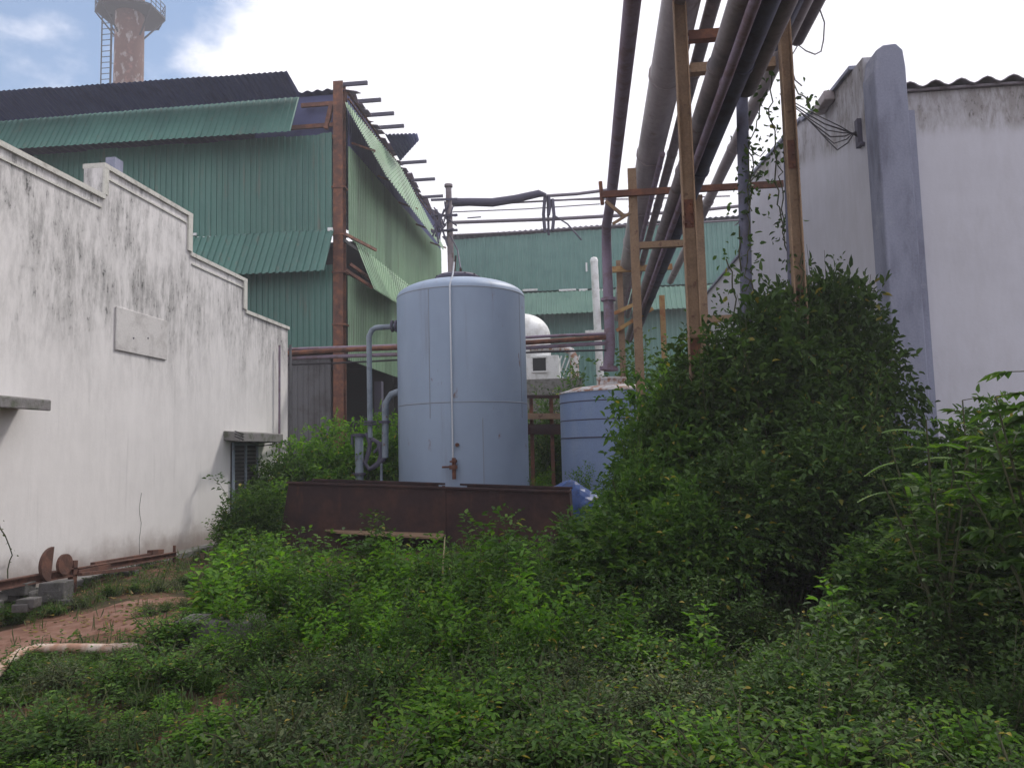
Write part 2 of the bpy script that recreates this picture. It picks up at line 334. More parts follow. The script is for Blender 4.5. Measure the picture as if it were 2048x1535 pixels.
struct(p.build('dirt_path', m_path))

# ---------------------------------------------------------------- left limewashed building
XL = -6.7; CP = .07
lb = thing('factory_building', 'low limewashed building on the left with mould streaks and a stepped parapet', 'building', (XL, 12, 0))
E_ = EYE
steps = [(2.0, 9.58, 3.63+E_), (9.58, 11.9, 4.08+E_), (11.9, 13.96, 3.41+E_), (13.96, 16.05, 2.79+E_)]
w = MB()
prof = [V(XL,2.0,-.2)]
prof += [V(XL,2.0,steps[0][2]), V(XL,9.58,steps[0][2]), V(XL,9.58,steps[1][2]), V(XL,11.9,steps[1][2]), V(XL,11.9,steps[2][2]), V(XL,13.96,steps[2][2]), V(XL,13.96,steps[3][2]), V(XL,16.05,steps[3][2]), V(XL,16.05,-.2)]
w.prism(prof, (-.28, 0, 0))
w.build('wall', m_wall_l, lb)
w = MB().box((XL-.285,15.77,-.2), (XL-9,16.045,4.3)); w.build('end_wall', m_wall_l, lb)
cb = MB()
for i, (a, b, z) in enumerate(steps):
    cb.box((XL-.3,a+(.0 if i == 0 else .0),z+.002), (XL+.035,b+.035,z+.07))
    if i < 3:
        z2 = steps[i+1][2]
        if z2 < z: cb.box((XL+.003,b-.10,z2+.075), (XL+.033,b+.035,z))
        else: cb.box((XL+.003,b-.0,z+.075), (XL+.033,b+.10,z2))
        cb.box((XL+.002,a+.05,z-.14), (XL+.02,b-.12 if i != 0 else b-.02,z-.115))
cb.build('coping', m_coping, lb)
MB().box((XL-.3,2,3.3), (XL-9,15.76,3.5)).build('roof_slab', m_conc, lb)
q = at(176,385,X=XL-.75); q2 = at(200,332,X=XL-.75)
MB().box((XL-.30,q2.y-.30,3.5), (XL-.45,q2.y-.1,q2.z)).build('pier', m_pillar, lb)
# plaque
a, b = at(230,612,X=XL), at(331,720,X=XL)
pl = MB().box((XL+.004,a.y,b.z), (XL+.028,b.y,a.z)); pl.build('wall_plate', mat('aged board', (.58,.56,.55), (.45,.43,.42), 3, rough=.7, col3=(.3,.29,.27), scale3=9, thr3=(.62,.75)), lb, bevel=.008)
k = MB()
for y_, z_ in ((267,676),(296,676)):
    c = at(y_, z_, X=XL+.028); k.mark().tube([c, c+V(.008,0,0)], .012, 8)
k.split('bolt', m_steel_d, lb)
# window with louvres, canopy
a, b = at(461,884,X=XL), at(511,1012,X=XL)
y0, y1, z0, z1 = a.y, b.y, b.z, a.z
wf = MB()
wf.box((XL+.003,y0,z0), (XL+.03,y1,z1)); win = wf.build('window', m_black, lb)
fr = MB()
for u0, u1 in ((y0,y0+.06), ((y0+y1)/2-.03,(y0+y1)/2+.03), (y1-.06,y1)): fr.box((XL+.031,u0,z0), (XL+.06,u1,z1))
fr.box((XL+.031,y0+.062,z1-.06), (XL+.058,y1-.062,z1)); fr.box((XL+.031,y0+.062,z0), (XL+.058,y1-.062,z0+.05))
fr.build('window_frame', m_bluepipe, win)
lv = MB(); zz = z0+.08
while zz < z1-.1:
    lv.bar((XL+.045,y0+.065,zz), (XL+.045,y1-.065,zz), .004, .05, (0.5,0,.8)); zz += .075
lv.build('louvre', m_greysheet, win)
a, b = at(452,858,X=XL), at(527,880,X=XL)
cn = MB().prism([V(XL,a.y-.1,a.z-.03), V(XL,b.y+.1,a.z-.03), V(XL,b.y+.1,a.z-.20), V(XL,a.y-.1,a.z-.20)], (.38,0,-.04)); cn.build('window_canopy', m_conc, lb, bevel=.015)
a = at(2,790,X=XL); b = at(40,812,X=XL)
MB().prism([V(XL,a.y-1.8,a.z), V(XL,b.y,a.z), V(XL,b.y,a.z-.13), V(XL,a.y-1.8,a.z-.13)], (.40,0,-.05)).build('window_canopy', m_conc, lb, bevel=.015)
MB().box((XL+.003,a.y-1.6,.9), (XL+.04,a.y-.15,a.z-.2)).build('window', m_black, lb)
MB().box((XL+.002,2,-.1), (XL+.22,15.9,.10)).build('plinth', m_conc, lb, bevel=.02)
ck = MB(); c0 = at(283,985,X=XL+.004); pts = [c0]
for i in range(9): pts.append(pts[-1]+V(0, random.Random(i+3).uniform(-.05,.06), -.11))
ck.tube(pts, .0025, 4); ck.build('crack', m_black, lb)
# corner service pipes (own things)
for i, (x, r, lab) in enumerate(((570,.035,'thin grey downpipe on the corner of the mouldy limewashed building'), (561,.025,'thinner brown conduit running beside the downpipe at the mouldy wall corner'))):
    t_ = at(x, 690, Y=16.15 if i == 0 else 15.4); X_ = XL+.07+.02*i if i else XL+.02
    ob = MB().tube([V(X_,t_.y,t_.z), V(X_,t_.y,1.2), V(X_+.02,t_.y,0)], r, 8).build('wall_pipe', m_brownpipe if i else m_greysheet, loc=V(X_,t_.y,0)); tag(ob, lab, 'pipe')
cbl = MB()
for k in range(3):
    a = at(470,862+k*5,X=XL+.42); b = at(560,880+k*3,X=XL+.12); c = at(640,882+k*5,Y=18.5)
    cbl.tube([a, a.lerp(b,.5)+V(0,0,-.06-.03*k), b, b.lerp(c,.5)+V(0,0,-.1), c], .012, 5)
tag(cbl.build('cable', m_cable, loc=at(560,880,X=XL+.12)), 'dark cables sagging from window canopy round the mouldy wall corner', 'cable')

# ---------------------------------------------------------------- tall green shed
YG = 21.0; XR = -7.0
gs = thing('green_shed', 'tall green corrugated steel shed with flared visors and purlin ends sticking out', 'building', (XR, YG, 0))
XW = -26.0
def gz(px, py, Y=YG): return at(px, py, Y=Y)
# front upper wall panel
a = gz(664,267); b = gz(664,459)
zt, zb, xr = a.z, b.z, a.x
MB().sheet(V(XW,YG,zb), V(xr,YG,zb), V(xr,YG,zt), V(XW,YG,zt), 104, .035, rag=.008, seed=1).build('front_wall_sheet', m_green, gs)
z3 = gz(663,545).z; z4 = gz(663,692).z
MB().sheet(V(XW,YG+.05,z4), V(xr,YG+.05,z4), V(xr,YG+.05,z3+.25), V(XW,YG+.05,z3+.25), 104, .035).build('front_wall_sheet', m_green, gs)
# visors (flare outwards to -Y)
a0 = gz(668,459,YG-.02); a1 = gz(648,541,YG-.75)
MB().sheet(V(XW,YG-.75,a1.z+.05), V(a1.x,YG-.75,a1.z), V(a0.x,YG-.03,a0.z), V(XW,YG-.03,a0.z), 92, .045, rows=2).build('visor_sheet', m_green, gs)
a0 = gz(599,194,YG-.35); a1 = gz(581,263,YG-1.0)
b0 = gz(0,236,YG-.35); b1 = gz(0,300,YG-1.0)
ex = (XW-b0.x)/(a0.x-b0.x)
def lx(p0, p1, x): t = (x-p0.x)/(p1.x-p0.x); return p0.lerp(p1, t)
MB().sheet(lx(b1,a1,XW), a1, a0, lx(b0,a0,XW), 92, .028, rows=2).build('visor_sheet', m_green, gs)
# roof: overhang seen from below
r0 = gz(601,183,YG-.5); r1 = gz(573,141,YG-1.5)
c0 = gz(0,232,YG-.5); c1 = gz(0,181,YG-1.5)
MB().sheet(lx(c0,r0,XW)+V(0,.05,-.12), r0+V(0,.05,-.12), r1, lx(c1,r1,XW), 110, .045, rows=1, wave=True, rag=.03, seed=5).build('eaves_sheet', m_under, gs)
zr = gz(680,175).z
MB().sheet(V(XW,YG+.1,r1.z-.25), V(XR-.1,YG+.1,zr), V(XR-.1,36,zr+.2), V(XW,36,zr+.4), 60, .06, wave=True, rows=4).build('roof_sheet', m_under, gs)
# recessed dark sheet above the corner
a = gz(575,190,YG+.35); b = gz(672,262,YG+.35)
MB().box((a.x-1,YG+.30,b.z-.2), (b.x,YG+.36,zr-.05)).build('gable_sheet', m_under, gs)
# corner post
pa, pb = gz(679,190,YG+.15), gz(679,850,YG+.15)
ps = MB().ibeam(V(pb.x,YG+.15,0), V(pa.x,YG+.15,at(679,168,Y=YG+.2).z), .30, .30, .03, (0,-1,0)); ps.build('corner_post', m_rust, gs)
fl = MB()
for py in (375,470,545,650,712): z_ = gz(679,py).z; fl.mark().box((pa.x-.2,YG-.03,z_), (pa.x+.2,YG+.33,z_+.05))
fl.split('flange_plate', m_rust, gs)
# front girts and braces in the open strip
gt = MB()
for py, x0 in ((205,600),(248,560),(272,560)):
    z_ = gz(650,py).z; gt.mark().bar(V(gz(x0,py).x,YG+.1,z_), V(pa.x-.15,YG+.1,z_), .08, .12)
gt.mark().bar(gz(652,258,YG+.05), gz(664,205,YG+.05), .12, .12)
gt.split('girt', m_rust, gs)
# right face
def rx(px, py, X=XR): return at(px, py, X=X)
zs0 = rx(695,290).z; zs1 = rx(691,470).z; Y0 = YG+.28; Y1 = 35.3
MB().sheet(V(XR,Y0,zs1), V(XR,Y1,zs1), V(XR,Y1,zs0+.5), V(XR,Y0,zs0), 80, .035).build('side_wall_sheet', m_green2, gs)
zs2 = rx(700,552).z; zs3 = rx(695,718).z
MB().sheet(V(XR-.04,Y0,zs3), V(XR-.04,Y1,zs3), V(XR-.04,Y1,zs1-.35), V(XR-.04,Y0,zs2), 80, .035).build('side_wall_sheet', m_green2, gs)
# side upper visor
t0, t1, t2 = at(690,203,X=XR+.05), at(798,330,X=XR+.30), at(884,490,X=XR+.45)
s0, s1, s2 = at(693,215,X=XR+.2), at(772,352,X=XR+.95), at(886,500,X=XR+.7)
v1 = MB(); v1.sheet(s0, s1, t1, t0, 30, .04); v1.sheet(s1, s2, t2, t1, 36, .04); v1.build('side_visor_sheet', m_green2, gs)
MB().sheet(V(XR-.02,Y0,zs0-.3), V(XR-.02,Y1,zs0+.2), V(XR-.02,Y1,zr+.1), V(XR-.02,Y0,zr-.1), 70, .03).build('side_wall_sheet', m_under, gs)  # dark strip: shade under the side visor put into the colour
# side lower visor
t0, t1 = at(712,488,X=XR+.06), at(826,577,X=XR+.06); s0, s1 = at(748,578,X=XR+.75), at(803,612,X=XR+.8)
t0b = at(720,492,X=XR+.06)
MB().sheet(s0, s1, t1, t0, 24, .04).build('side_visor_sheet', m_green2, gs)
MB().bar(at(688,480,X=XR+.1), at(850,600,X=XR+.1), .05, .10).build('girt', m_black, gs)
br = MB(); br.mark().bar(at(690,468,X=XR+.1), at(752,500,X=XR+.3), .06, .09); br.mark().bar(at(700,528,X=XR+.05), at(745,560,X=XR+.5), .06, .09); br.mark().bar(at(692,540,X=XR+.05), at(745,575,X=XR+.6), .06, .09); br.split('visor_bracket', m_rust, gs)
br = MB()
for i in range(5):
    y_ = Y0+.3+i*2.8; br.mark().bar((XR+.02,y_,zs0+.2), (XR+.75,y_,zs0-.1), .06, .06)
br.split('visor_bracket', m_rust, gs)
# purlins
for px, py in ((735,166),(762,200),(788,227),(808,252),(853,323),(870,358),(886,392)):
    p_ = at(px, py, Z=zr+.12 if py < 300 else zr+.0) if px > 740 else at(px, py, Y=YG+.25)
    MB().box((p_.x-1.0,p_.y-.04,p_.z-.05), (p_.x,p_.y+.04,p_.z+.06)).build('purlin', m_steel_d, gs)
# eave rafter, ragged verge
rf = MB(); rn = random.Random(8)
rf.ibeam(V(XR-.05,YG+.3,zr-.12), V(XR-.05,Y1,zr-.02), .18, .24, .03)
rf.build('rafter', m_rust, gs)
rg = MB()
for i in range(34):
    y_ = Y0+i*.42+rn.uniform(-.1,.1); w_ = rn.uniform(.12,.5)
    rg.prism([V(XR-.2,y_,zr+.06), V(XR+w_*.6,y_+.03,zr+.04+rn.uniform(-.1,.08)), V(XR+w_*.7,y_+.3,zr+rn.uniform(-.15,.1)), V(XR-.2,y_+.42,zr+.08)], (0,0,.02))
rg.build('torn_roof_edge', m_brownpipe, gs)
a = at(770,268,Y=24.5); b = at(834,266,Y=24.5); c = at(838,280,Y=24.5); d = at(800,322,Y=25.6)
MB().sheet(d, c, b, a, 8, .05).build('bent_roof_sheet', m_under, gs, solid=.01)
# dark interior below cladding
it = MB(); it.box((XW,36,0), (XR-.2,36.2,zr-.3)); it.build('rear_wall', m_black, gs)
it = MB()
for k in range(4): it.mark().box((XR-.35,YG+4+3.4*k,0), (XR-.10,YG+4.25+3.4*k,zs3-.3))
it.split('column', m_steel_d, gs)
MB().box((XW,YG+.5,zs3+.6), (XR-.4,35.9,zs3+.8)).build('mezzanine_floor', m_black, gs)
MB().box((XW,YG+7,0), (XR-.5,YG+7.1,zs3+.5)).build('partition', m_black, gs)
a = gz(576,722); b = gz(648,722)
MB().sheet(V(a.x-4,YG+.6,0), V(b.x,YG+.6,0), V(b.x,YG+.6,a.z+.1), V(a.x-4,YG+.6,a.z+.1), 30, .02).build('lower_wall_sheet', m_greysheet, gs)
lt = MB()
for x0, x1, y0_, y1_ in ((382,394,466,471),(655,666,455,462)): lt.mark().box(gz(x0,y0_,YG-.1), gz(x1,y1_,YG-.06))
lt.split('white_strip', m_white, gs)

# ---------------------------------------------------------------- far green building
YF = 40.0
fb = thing('green_warehouse', 'distant green corrugated warehouse behind the pipe rack and tanks', 'building', (0, YF, 0))
zl, zr2 = at(920,478,Y=YF).z, at(1450,441,Y=YF).z
XA, XB = -7.5, 16
def fz(x): return zl+(zr2-zl)*(x+6.9)/(14.3)
zm = at(1120,580,Y=YF).z; zv = at(1120,628,Y=YF-.8).z
MB().sheet(V(XA,YF,zm), V(XB,YF,zm), V(XB,YF,fz(XB)), V(XA,YF,fz(XA)), 90, .05, rag=.008, seed=3).build('wall_sheet', m_far, fb)
MB().sheet(V(XA,YF-.9,zv), V(XB,YF-.9,zv), V(XB,YF-.1,zm-.12), V(XA,YF-.1,zm-.12), 90, .06).build('visor_sheet', m_farv, fb)
fl = MB(); rn = random.Random(2)
for x0, x1 in ((1045,1075),(1118,1152),(1158,1175),(1186,1225)):
    fl.mark().box(at(x0,582,Y=YF-.13), at(x1,577,Y=YF-.10))  # white strips stand in for brightness in the gap above the visor
fl.mark().box(at(1171,525,Y=YF-.1), at(1175,543,Y=YF-.07))
fl.split('white_strip', m_white, fb)
MB().sheet(V(XA,YF+.3,0), V(XB,YF+.3,0), V(XB,YF+.3,zm-.2), V(XA,YF+.3,zm-.2), 90, .05).build('lower_wall_sheet', m_far, fb)
MB().box((XA,YF+.5,0), (XB,YF+12,zl-.3)).build('building_core', m_green, fb)
MB().sheet(V(XA-.3,YF-.3,zl+.1), V(XB,YF-.3,fz(XB)+.1), V(XB,YF+12,fz(XB)+.8), V(XA-.3,YF+12,zl+.8), 80, .06, wave=True).build('roof_sheet', m_under, fb)

# ---------------------------------------------------------------- chimney
YC = 60.0
a, b = at(233,100,Y=YC), at(284,100,Y=YC); cx = (a.x+b.x)/2; rr = (b.x-a.x)/2
ch = thing('factory_chimney', 'flaking brick red chimney with platform and ladder above green shed', 'chimney', (cx, YC, 0))
ztop = at(258,-60,Y=YC).z
MB().lathe((cx,YC,0), [(rr*1.12,0),(rr*1.0,at(258,120,Y=YC).z),(rr*.97,ztop)], 32).build('shaft', m_chim, ch)
zp = at(258,2,Y=YC-2).z
pf = MB(); R_ = rr*2.35
hexp = [V(cx+.05+R_*math.cos(t*math.pi/4+math.pi/8), YC+R_*math.sin(t*math.pi/4+math.pi/8), zp) for t in range(8)]
pf.prism(hexp, (0,0,.18)); pf.prism([p_+V(0,0,.18) for p_ in hexp], (0,0,.0) if False else (0,0,.02)); pf.build('platform', m_steel_b, ch)
rl = MB()
for i in range(8):
    p_, q_ = hexp[i], hexp[(i+1) % 8]
    for k in range(3): b_ = p_.lerp(q_, k/3); rl.tube([b_, b_+V(0,0,1.3)], .035, 5)
    for hgt in (.5,.9,1.3): rl.tube([p_+V(0,0,hgt), q_+V(0,0,hgt)], .035, 5)
rl.build('railing', m_steel_b, ch)
bk = MB()
for i in (0,2,3,4,5,7):
    bk.mark().bar(hexp[i]+V(0,0,-.05), V(cx+.05*(i-3), YC, zp-2.2)+ (hexp[i]-V(cx,YC,zp)).normalized()*rr*.95, .1, .12)
bk.split('bracket', m_steel_b, ch)
la, lb_ = at(203,100,Y=YC-.3), at(222,100,Y=YC-.3)
ld = MB(); ld.bar((la.x,YC-.3,6), (la.x,YC-.3,zp+1.3), .08, .08); ld.bar((lb_.x,YC-.3,6), (lb_.x,YC-.3,zp+1.3), .14, .1)
z_ = 8
while z_ < zp+1: ld.bar((la.x,YC-.3,z_), (lb_.x,YC-.3,z_), .05, .05, (0,1,0)); z_ += .52
z_ = 9
while z_ < zp: ld.bar((lb_.x,YC-.3,z_), (cx-rr*.9,YC-.1,z_), .05, .05); z_ += 2.5
ld.build('ladder', m_steel_b, ch)

# ---------------------------------------------------------------- right plastered building
XW_ = 3.65
rb = thing('plastered_building', 'white plastered building on the right with grey corner pillar and cement roof', 'building', (XW_, 9.6, 0))
top = [(9.75,4.93),(10.1,4.95),(11.1,5.02),(12.4,5.25),(12.42,5.3),(15.8,5.70),(16.9,5.78),(16.92,4.40),(18.7,4.44),(22.8,4.54),(23.6,4.5)]
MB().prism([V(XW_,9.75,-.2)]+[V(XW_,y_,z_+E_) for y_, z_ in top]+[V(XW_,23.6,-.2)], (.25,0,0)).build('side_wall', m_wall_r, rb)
cp = MB()
for (ya, za), (yb, zb_) in zip(top[1:], top[2:]):
    if yb-ya > .1: cp.bar(V(XW_+.12,ya,za+E_+.03), V(XW_+.12,yb,zb_+E_+.03), .34, .05)
cp.build('coping', m_pillar, rb)
zt_ = at(1810,187,Y=9.62).z
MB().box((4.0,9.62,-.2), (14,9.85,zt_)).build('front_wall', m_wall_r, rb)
# pillar with rounded shoulder
tp = .516*9.4+E_+.05
pts = [V(3.645,9.4,-.2), V(3.645,9.4,tp-.32), V(3.69,9.4,tp-.06), V(3.78,9.4,tp), V(3.93,9.4,tp+.01), V(4.01,9.4,tp-.08), V(4.03,9.4,tp-.3), V(4.03,9.4,-.2)]
MB().prism(pts, (0,.4,0)).build('corner_pillar', m_pillar, rb, bevel=.02)
zl_ = at(1800,215,Y=9.4).z
MB().box((4.032,9.50,-.2), (4.135,9.615,zl_)).build('downpipe_chase', m_pillar, rb)
# cement roof with big waves
MB().sheet(V(3.95,9.50,zt_+.02), V(14,9.50,zt_+.02), V(14,20,zt_+1.4), V(3.95,20,zt_+1.4), 33, .07, wave=True).build('roof_sheet', m_roofas, rb, solid=.012)
MB().box((4.05,9.56,zt_+.001), (14,9.60,zt_+.03)).build('eaves_board', m_roofas, rb)
# wall mounted cable bracket
bk_ = thing('cable_bracket', 'dark wall bracket with a bundle of cables on the white plastered side wall', 'bracket', at(1640,210,X=XW_))
c = at(1717,262,X=XW_-.03); d = at(1600,215,X=1.9) if False else at(1612,228,X=XW_-.45)
b1_ = MB()
for k in range(6):
    e = at(1560+14*k,188+13*k,Y=8.9+.35*k); m_ = c.lerp(e,.5)+V(0,0,-.05-.05*k)
    b1_.mark().tube([c+V(0,0,.03*(k-3)), c.lerp(m_,.5)+V(0,0,-.03), m_, m_.lerp(e,.5)+V(0,0,-.01), e], .007+.002*(k%2), 6)
b1_.split('cable', m_cable, bk_)
e = at(1638,207,X=XW_-.15); MB().box((XW_-.16,e.y-.28,e.z-.08), (XW_-.005,e.y+.25,e.z+.07)).build('junction_box', m_lag, bk_, bevel=.02)
MB().box((XW_-.06,c.y-.05,c.z-.22), (XW_-.003,c.y+.05,c.z+.15)).build('wall_plate', m_steel_d, bk_)
e = at(1726,288,X=XW_-.02); MB().tube([e+V(.015,0,0), e-V(.05,0,0)], .03, 8).build('stub', m_steel_d, bk_)

# ---------------------------------------------------------------- pipe rack
def post(name, label, px, y_top, Y, w=.2, dep=.1, mat_=None, ztop=None, parts=(), sec='chan'):
    t_ = at(px, y_top, Y=Y); zt = t_.z if ztop is None else ztop; x_ = at(px, 600, Y=Y).x
    o = thing(name, label, 'rack', (x_, Y, 0))
    return o, x_, zt
YR = 8.3
xl = at(1371,300,Y=YR).x; xr_ = at(1586,400,Y=YR).x
zb1 = at(1410,64,Y=YR).z; zb2 = at(1410,130,Y=YR).z
r1 = thing('pipe_rack', 'nearest orange steel pipe rack frame with two tall posts rising from the shrubs', 'pipe rack', ((xl+xr_)/2, YR, 0), 'orange steel frames carrying the overhead pipes')
MB().chan((xl,YR,0), (xl,YR,zb1+2.2), .145, .09, .014, (0,1,0)).build('post', m_orange, r1)
MB().chan((xr_,YR,0), (xr_,YR,zb1+.12), .13, .09, .014, (0,1,0)).build('post', m_orange, r1)
sp_ = MB()
for x_, zs__ in ((xl, (2.6, 4.15)), (xr_, (3.1, 4.75))):
    for z_ in zs__:
        sp_.mark().box((x_-.055, YR-.012, z_-.16), (x_+.055, YR-.008+.0, z_+.16))
        for dz in (-.11, 0, .11):
            for dx in (-.03, .03): sp_.tube([V(x_+dx,YR-.03,z_+dz), V(x_+dx,YR-.0125,z_+dz)], .011, 6)
sp_.split('splice_plate', m_rust, r1)
for z_ in (zb1, zb2): MB().chan((xl+.10,YR+.04,z_), (xr_-.09,YR+.04,z_), .11, .10, .012, (0,-1,0)).build('crossbeam', m_rust if z_ == zb1 else m_orange, r1)
zc = at(1470,380,Y=YR).z
# rack 2
Y2 = 11.5
x2l = at(1274,600,Y=Y2).x; x2r = at(1400,500,Y=Y2).x
r2 = thing('pipe_rack', 'middle orange pipe rack frame with a long top beam reaching past both of its posts', 'pipe rack', ((x2l+x2r)/2, Y2, 0), 'orange steel frames carrying the overhead pipes')
z2 = at(1400,379,Y=Y2).z
MB().chan((x2l,Y2,0), (x2l,Y2,at(1268,336,Y=Y2).z), .13, .08, .012, (0,-1,0)).build('post', m_orange, r2)
MB().chan((x2r,Y2,0), (x2r,Y2,z2-.08), .15, .08, .012, (0,-1,0)).build('post', m_orange, r2)
xx0 = at(1204,385,Y=Y2).x
MB().chan((xx0,Y2-.055,z2), (at(1566,379,Y=Y2).x,Y2-.055,z2), .10, .05, .01, (0,-1,0)).build('crossbeam', m_rust, r2)
z_ = at(1300,489,Y=Y2).z
MB().chan((x2l+.07,Y2,z_), (x2r-.08,Y2,z_), .10, .08, .01, (0,-1,0)).build('crossbeam', m_orange, r2)
z_ = at(1430,637,Y=Y2).z
MB().chan((x2r+.08,Y2,z_), (at(1470,637,Y=Y2).x,Y2,z_), .10, .06, .01, (0,-1,0)).build('crossbeam', m_orange, r2)
MB().tube([V(xx0,Y2,z2-.15), V(xx0-.02,Y2,z2+.22)], .03, 8).build('stub_post', m_rust, r2)
k = MB(); k.bar(V(xx0+.05,Y2,z2-.1), at(1248,432,Y=Y2), .05, .05); k.bar(at(1225,448,Y=Y2), at(1262,425,Y=Y2), .04, .04); k.build('brace', m_orange, r2)
# rack 3
Y3 = 21.5
x3l = at(1241,600,Y=Y3).x; x3r = at(1326,640,Y=Y3).x
r3 = thing('pipe_rack', 'farthest rust orange pipe rack frame with ragged yellow brackets behind others', 'pipe rack', ((x3l+x3r)/2, Y3, 0), 'orange steel frames carrying the overhead pipes')
zt3 = at(1245,520,Y=Y3).z
MB().chan((x3l,Y3,0), (x3l,Y3,zt3), .17, .1, .012, (0,-1,0)).build('post', m_orange, r3)
MB().chan((x3r,Y3,0), (x3r,Y3,at(1326,590,Y=Y3).z), .15, .1, .012, (0,-1,0)).build('post', m_yellow, r3)
k = MB(); z_ = at(1250,538,Y=Y3-.2).z; k.bar((x3l-.25,Y3-.2,z_), (x3r+.3,Y3-.2,z_), .12, .16); z_ = at(1250,620,Y=Y3).z; k.bar((x3l-.2,Y3-.1,z_-.1), (x3l+.9,Y3-.1,z_+.35), .06, .1); k.bar((x3l-.15,Y3-.1,z_-.6), (x3l+.9,Y3-.1,z_), .06, .1); k.build('crossbeam', m_yellow, r3)
# overhead pipes (each its own thing), parallel to Y
ZP = 5.2+E_
def pipe(lx0, rad, z0, mat_, lab, y0=1.0, y1=27, name='overhead_pipe', dx=0, dz=0, joints=2.9):
    o = thing(name, lab, 'pipe', (lx0, y0, z0), 'pipes running overhead on the orange rack')
    m_ = MB(); n_ = int((y1-y0)/joints); m_.tube([V(lx0+dx*i/n_, y0+(y1-y0)*i/n_, z0+dz*i/n_+.012*math.sin(i*2.1+lx0*9)) for i in range(n_+1)], rad, 20)
    m_.build('pipe_run', mat_, o)
    j_ = MB()
    for i in range(n_):
        y_ = y0+.6+i*joints; t_ = (y_-y0)/(y1-y0); j_.mark().tube([V(lx0+dx*t_,y_,z0+dz*t_), V(lx0+dx*t_,y_+.06,z0+dz*t_)], rad*1.07+.004, 20, cap=True)
    j_.split('joint_band', mat_, o); return o
def lat(px, py=205, z=ZP): return at(px, py, Z=z).x
bl_, br_ = lat(1291), lat(1351)
pipe((bl_+br_)/2, (br_-bl_)/2, ZP, m_lag, 'fattest pale lagged overhead pipe, left of the nearest orange post', y1=30)
pipe(1.60, .085, ZP-.02, m_lag2, 'slim overhead pipe tucked just right of the fat pale lagged pipe', y1=30)
ZD = E_+3.78
def latd(px): return at(px, 205, Z=ZD).x
pipe(latd(1414), (latd(1434)-latd(1394))/2, ZD, m_lag2, 'thick grimy overhead pipe in the middle of the dark bundle', y1=27)
pipe(latd(1454), (latd(1474)-latd(1434))/2, ZD, m_darkpipe, 'thick dark overhead pipe beside the vertical dark drop pipe', y1=24)
pipe((lat(1497)+lat(1524))/2, (lat(1524)-lat(1497))/2, ZP, m_lag, 'pale slim pipe at the right edge of the overhead bundle', y1=24)
pipe(lat(1624,40), .10, ZP+.12, m_lag2, 'outer right overhead pipe lying next to the pale slim pipe', y1=9.9)
pipe(at(1526,100,Z=ZD+.1).x, .125, ZD+.12, m_lag2, 'short fat dark pipe ending above the lower beam of the nearest frame', y1=8.2)
pipe(latd(1424), .05, ZD-.16, m_brownpipe, 'thin brown pipe hanging low under the middle of the bundle', y1=26)
pipe(2.50, .14, ZP-.05, m_darkpipe, 'dark pipe filling the bundle next to its right edge', y1=9.6)
pipe(1.35, .05, ZP-.3, m_brownpipe, 'thin rusty line clipped below the fat pale lagged pipe', y0=12.5, y1=28)
pipe(2.75, .08, ZP+.3, m_lag2, 'upper thin pipe riding above the right side of the bundle', y1=9.8)
# left thin pipe, bends down to tank 2
a = at(1222,400,Y=14.6); s_ = at(1265,0,Z=a.z)
dirv = (a-s_).normalized(); s0_ = s_-dirv*7
el = at(1212,470,Y=17.0); el = V(el.x, 17.0, a.z-.02); bot = at(1215,738,Y=17.0)
arc = [V(el.x,17-.9,el.z), V(el.x,17-.45,el.z-.05), V(el.x,17-.14,el.z-.22), V(el.x,17,el.z-.6)]
o = thing('overhead_pipe', 'lone slim purple brown pipe left of the bundle, dropping onto the smaller blue tank', 'pipe', (bot.x,17,bot.z), 'pipes running overhead on the orange rack')
MB().tube([s0_, s_, a]+arc+[V(el.x,17,3.9), V(bot.x+.02,17,bot.z+.05)], [.10,.10,.105,.105,.105,.108,.112,.12,.12], 16).build('pipe_run', m_brownpipe, o)
k = MB()
for z_ in (3.3,4.9): k.mark().tube([V(el.x,17,z_), V(el.x,17,z_+.07)], .17, 16)
k.mark().tube([V(bot.x+.02,17,bot.z-.02), V(bot.x+.02,17,bot.z+.06)], .20, 16)
k.split('flange', m_brownpipe, o)
# vertical drop pipes at front rack
a = at(1483,140,Y=8.7); b = at(1497,700,Y=8.7)
o = MB().tube([V(b.x,8.7,0), V(b.x,8.7,3), V(a.x,8.7,a.z+.05)], .068, 14).build('drop_pipe', m_darkpipe, loc=V(b.x,8.7,0)); tag(o, 'dark vertical drop pipe standing between the two nearest orange posts', 'pipe')
a = at(1571,150,Y=8.45); b = at(1583,560,Y=8.45)
o = MB().tube([V(b.x,8.45,0), V(b.x,8.45,3), V(a.x,8.45,5.9)], .05, 12).build('drop_pipe', m_darkpipe, loc=V(b.x,8.45,0)); tag(o, 'dark blue vertical pipe strapped to the left of the right hand orange post', 'pipe')
# loop wire at top right
p_ = [at(x,y,Y=9.0) for x,y in ((1640,20),(1649,45),(1647,80),(1642,103),(1630,109),(1612,102),(1596,90),(1578,120),(1590,160),(1604,172))]
tag(MB().tube(p_, .009, 5).build('wire', m_wire, loc=p_[0]), 'loose loop of wire hanging off the right side of the overhead pipes', 'wire')

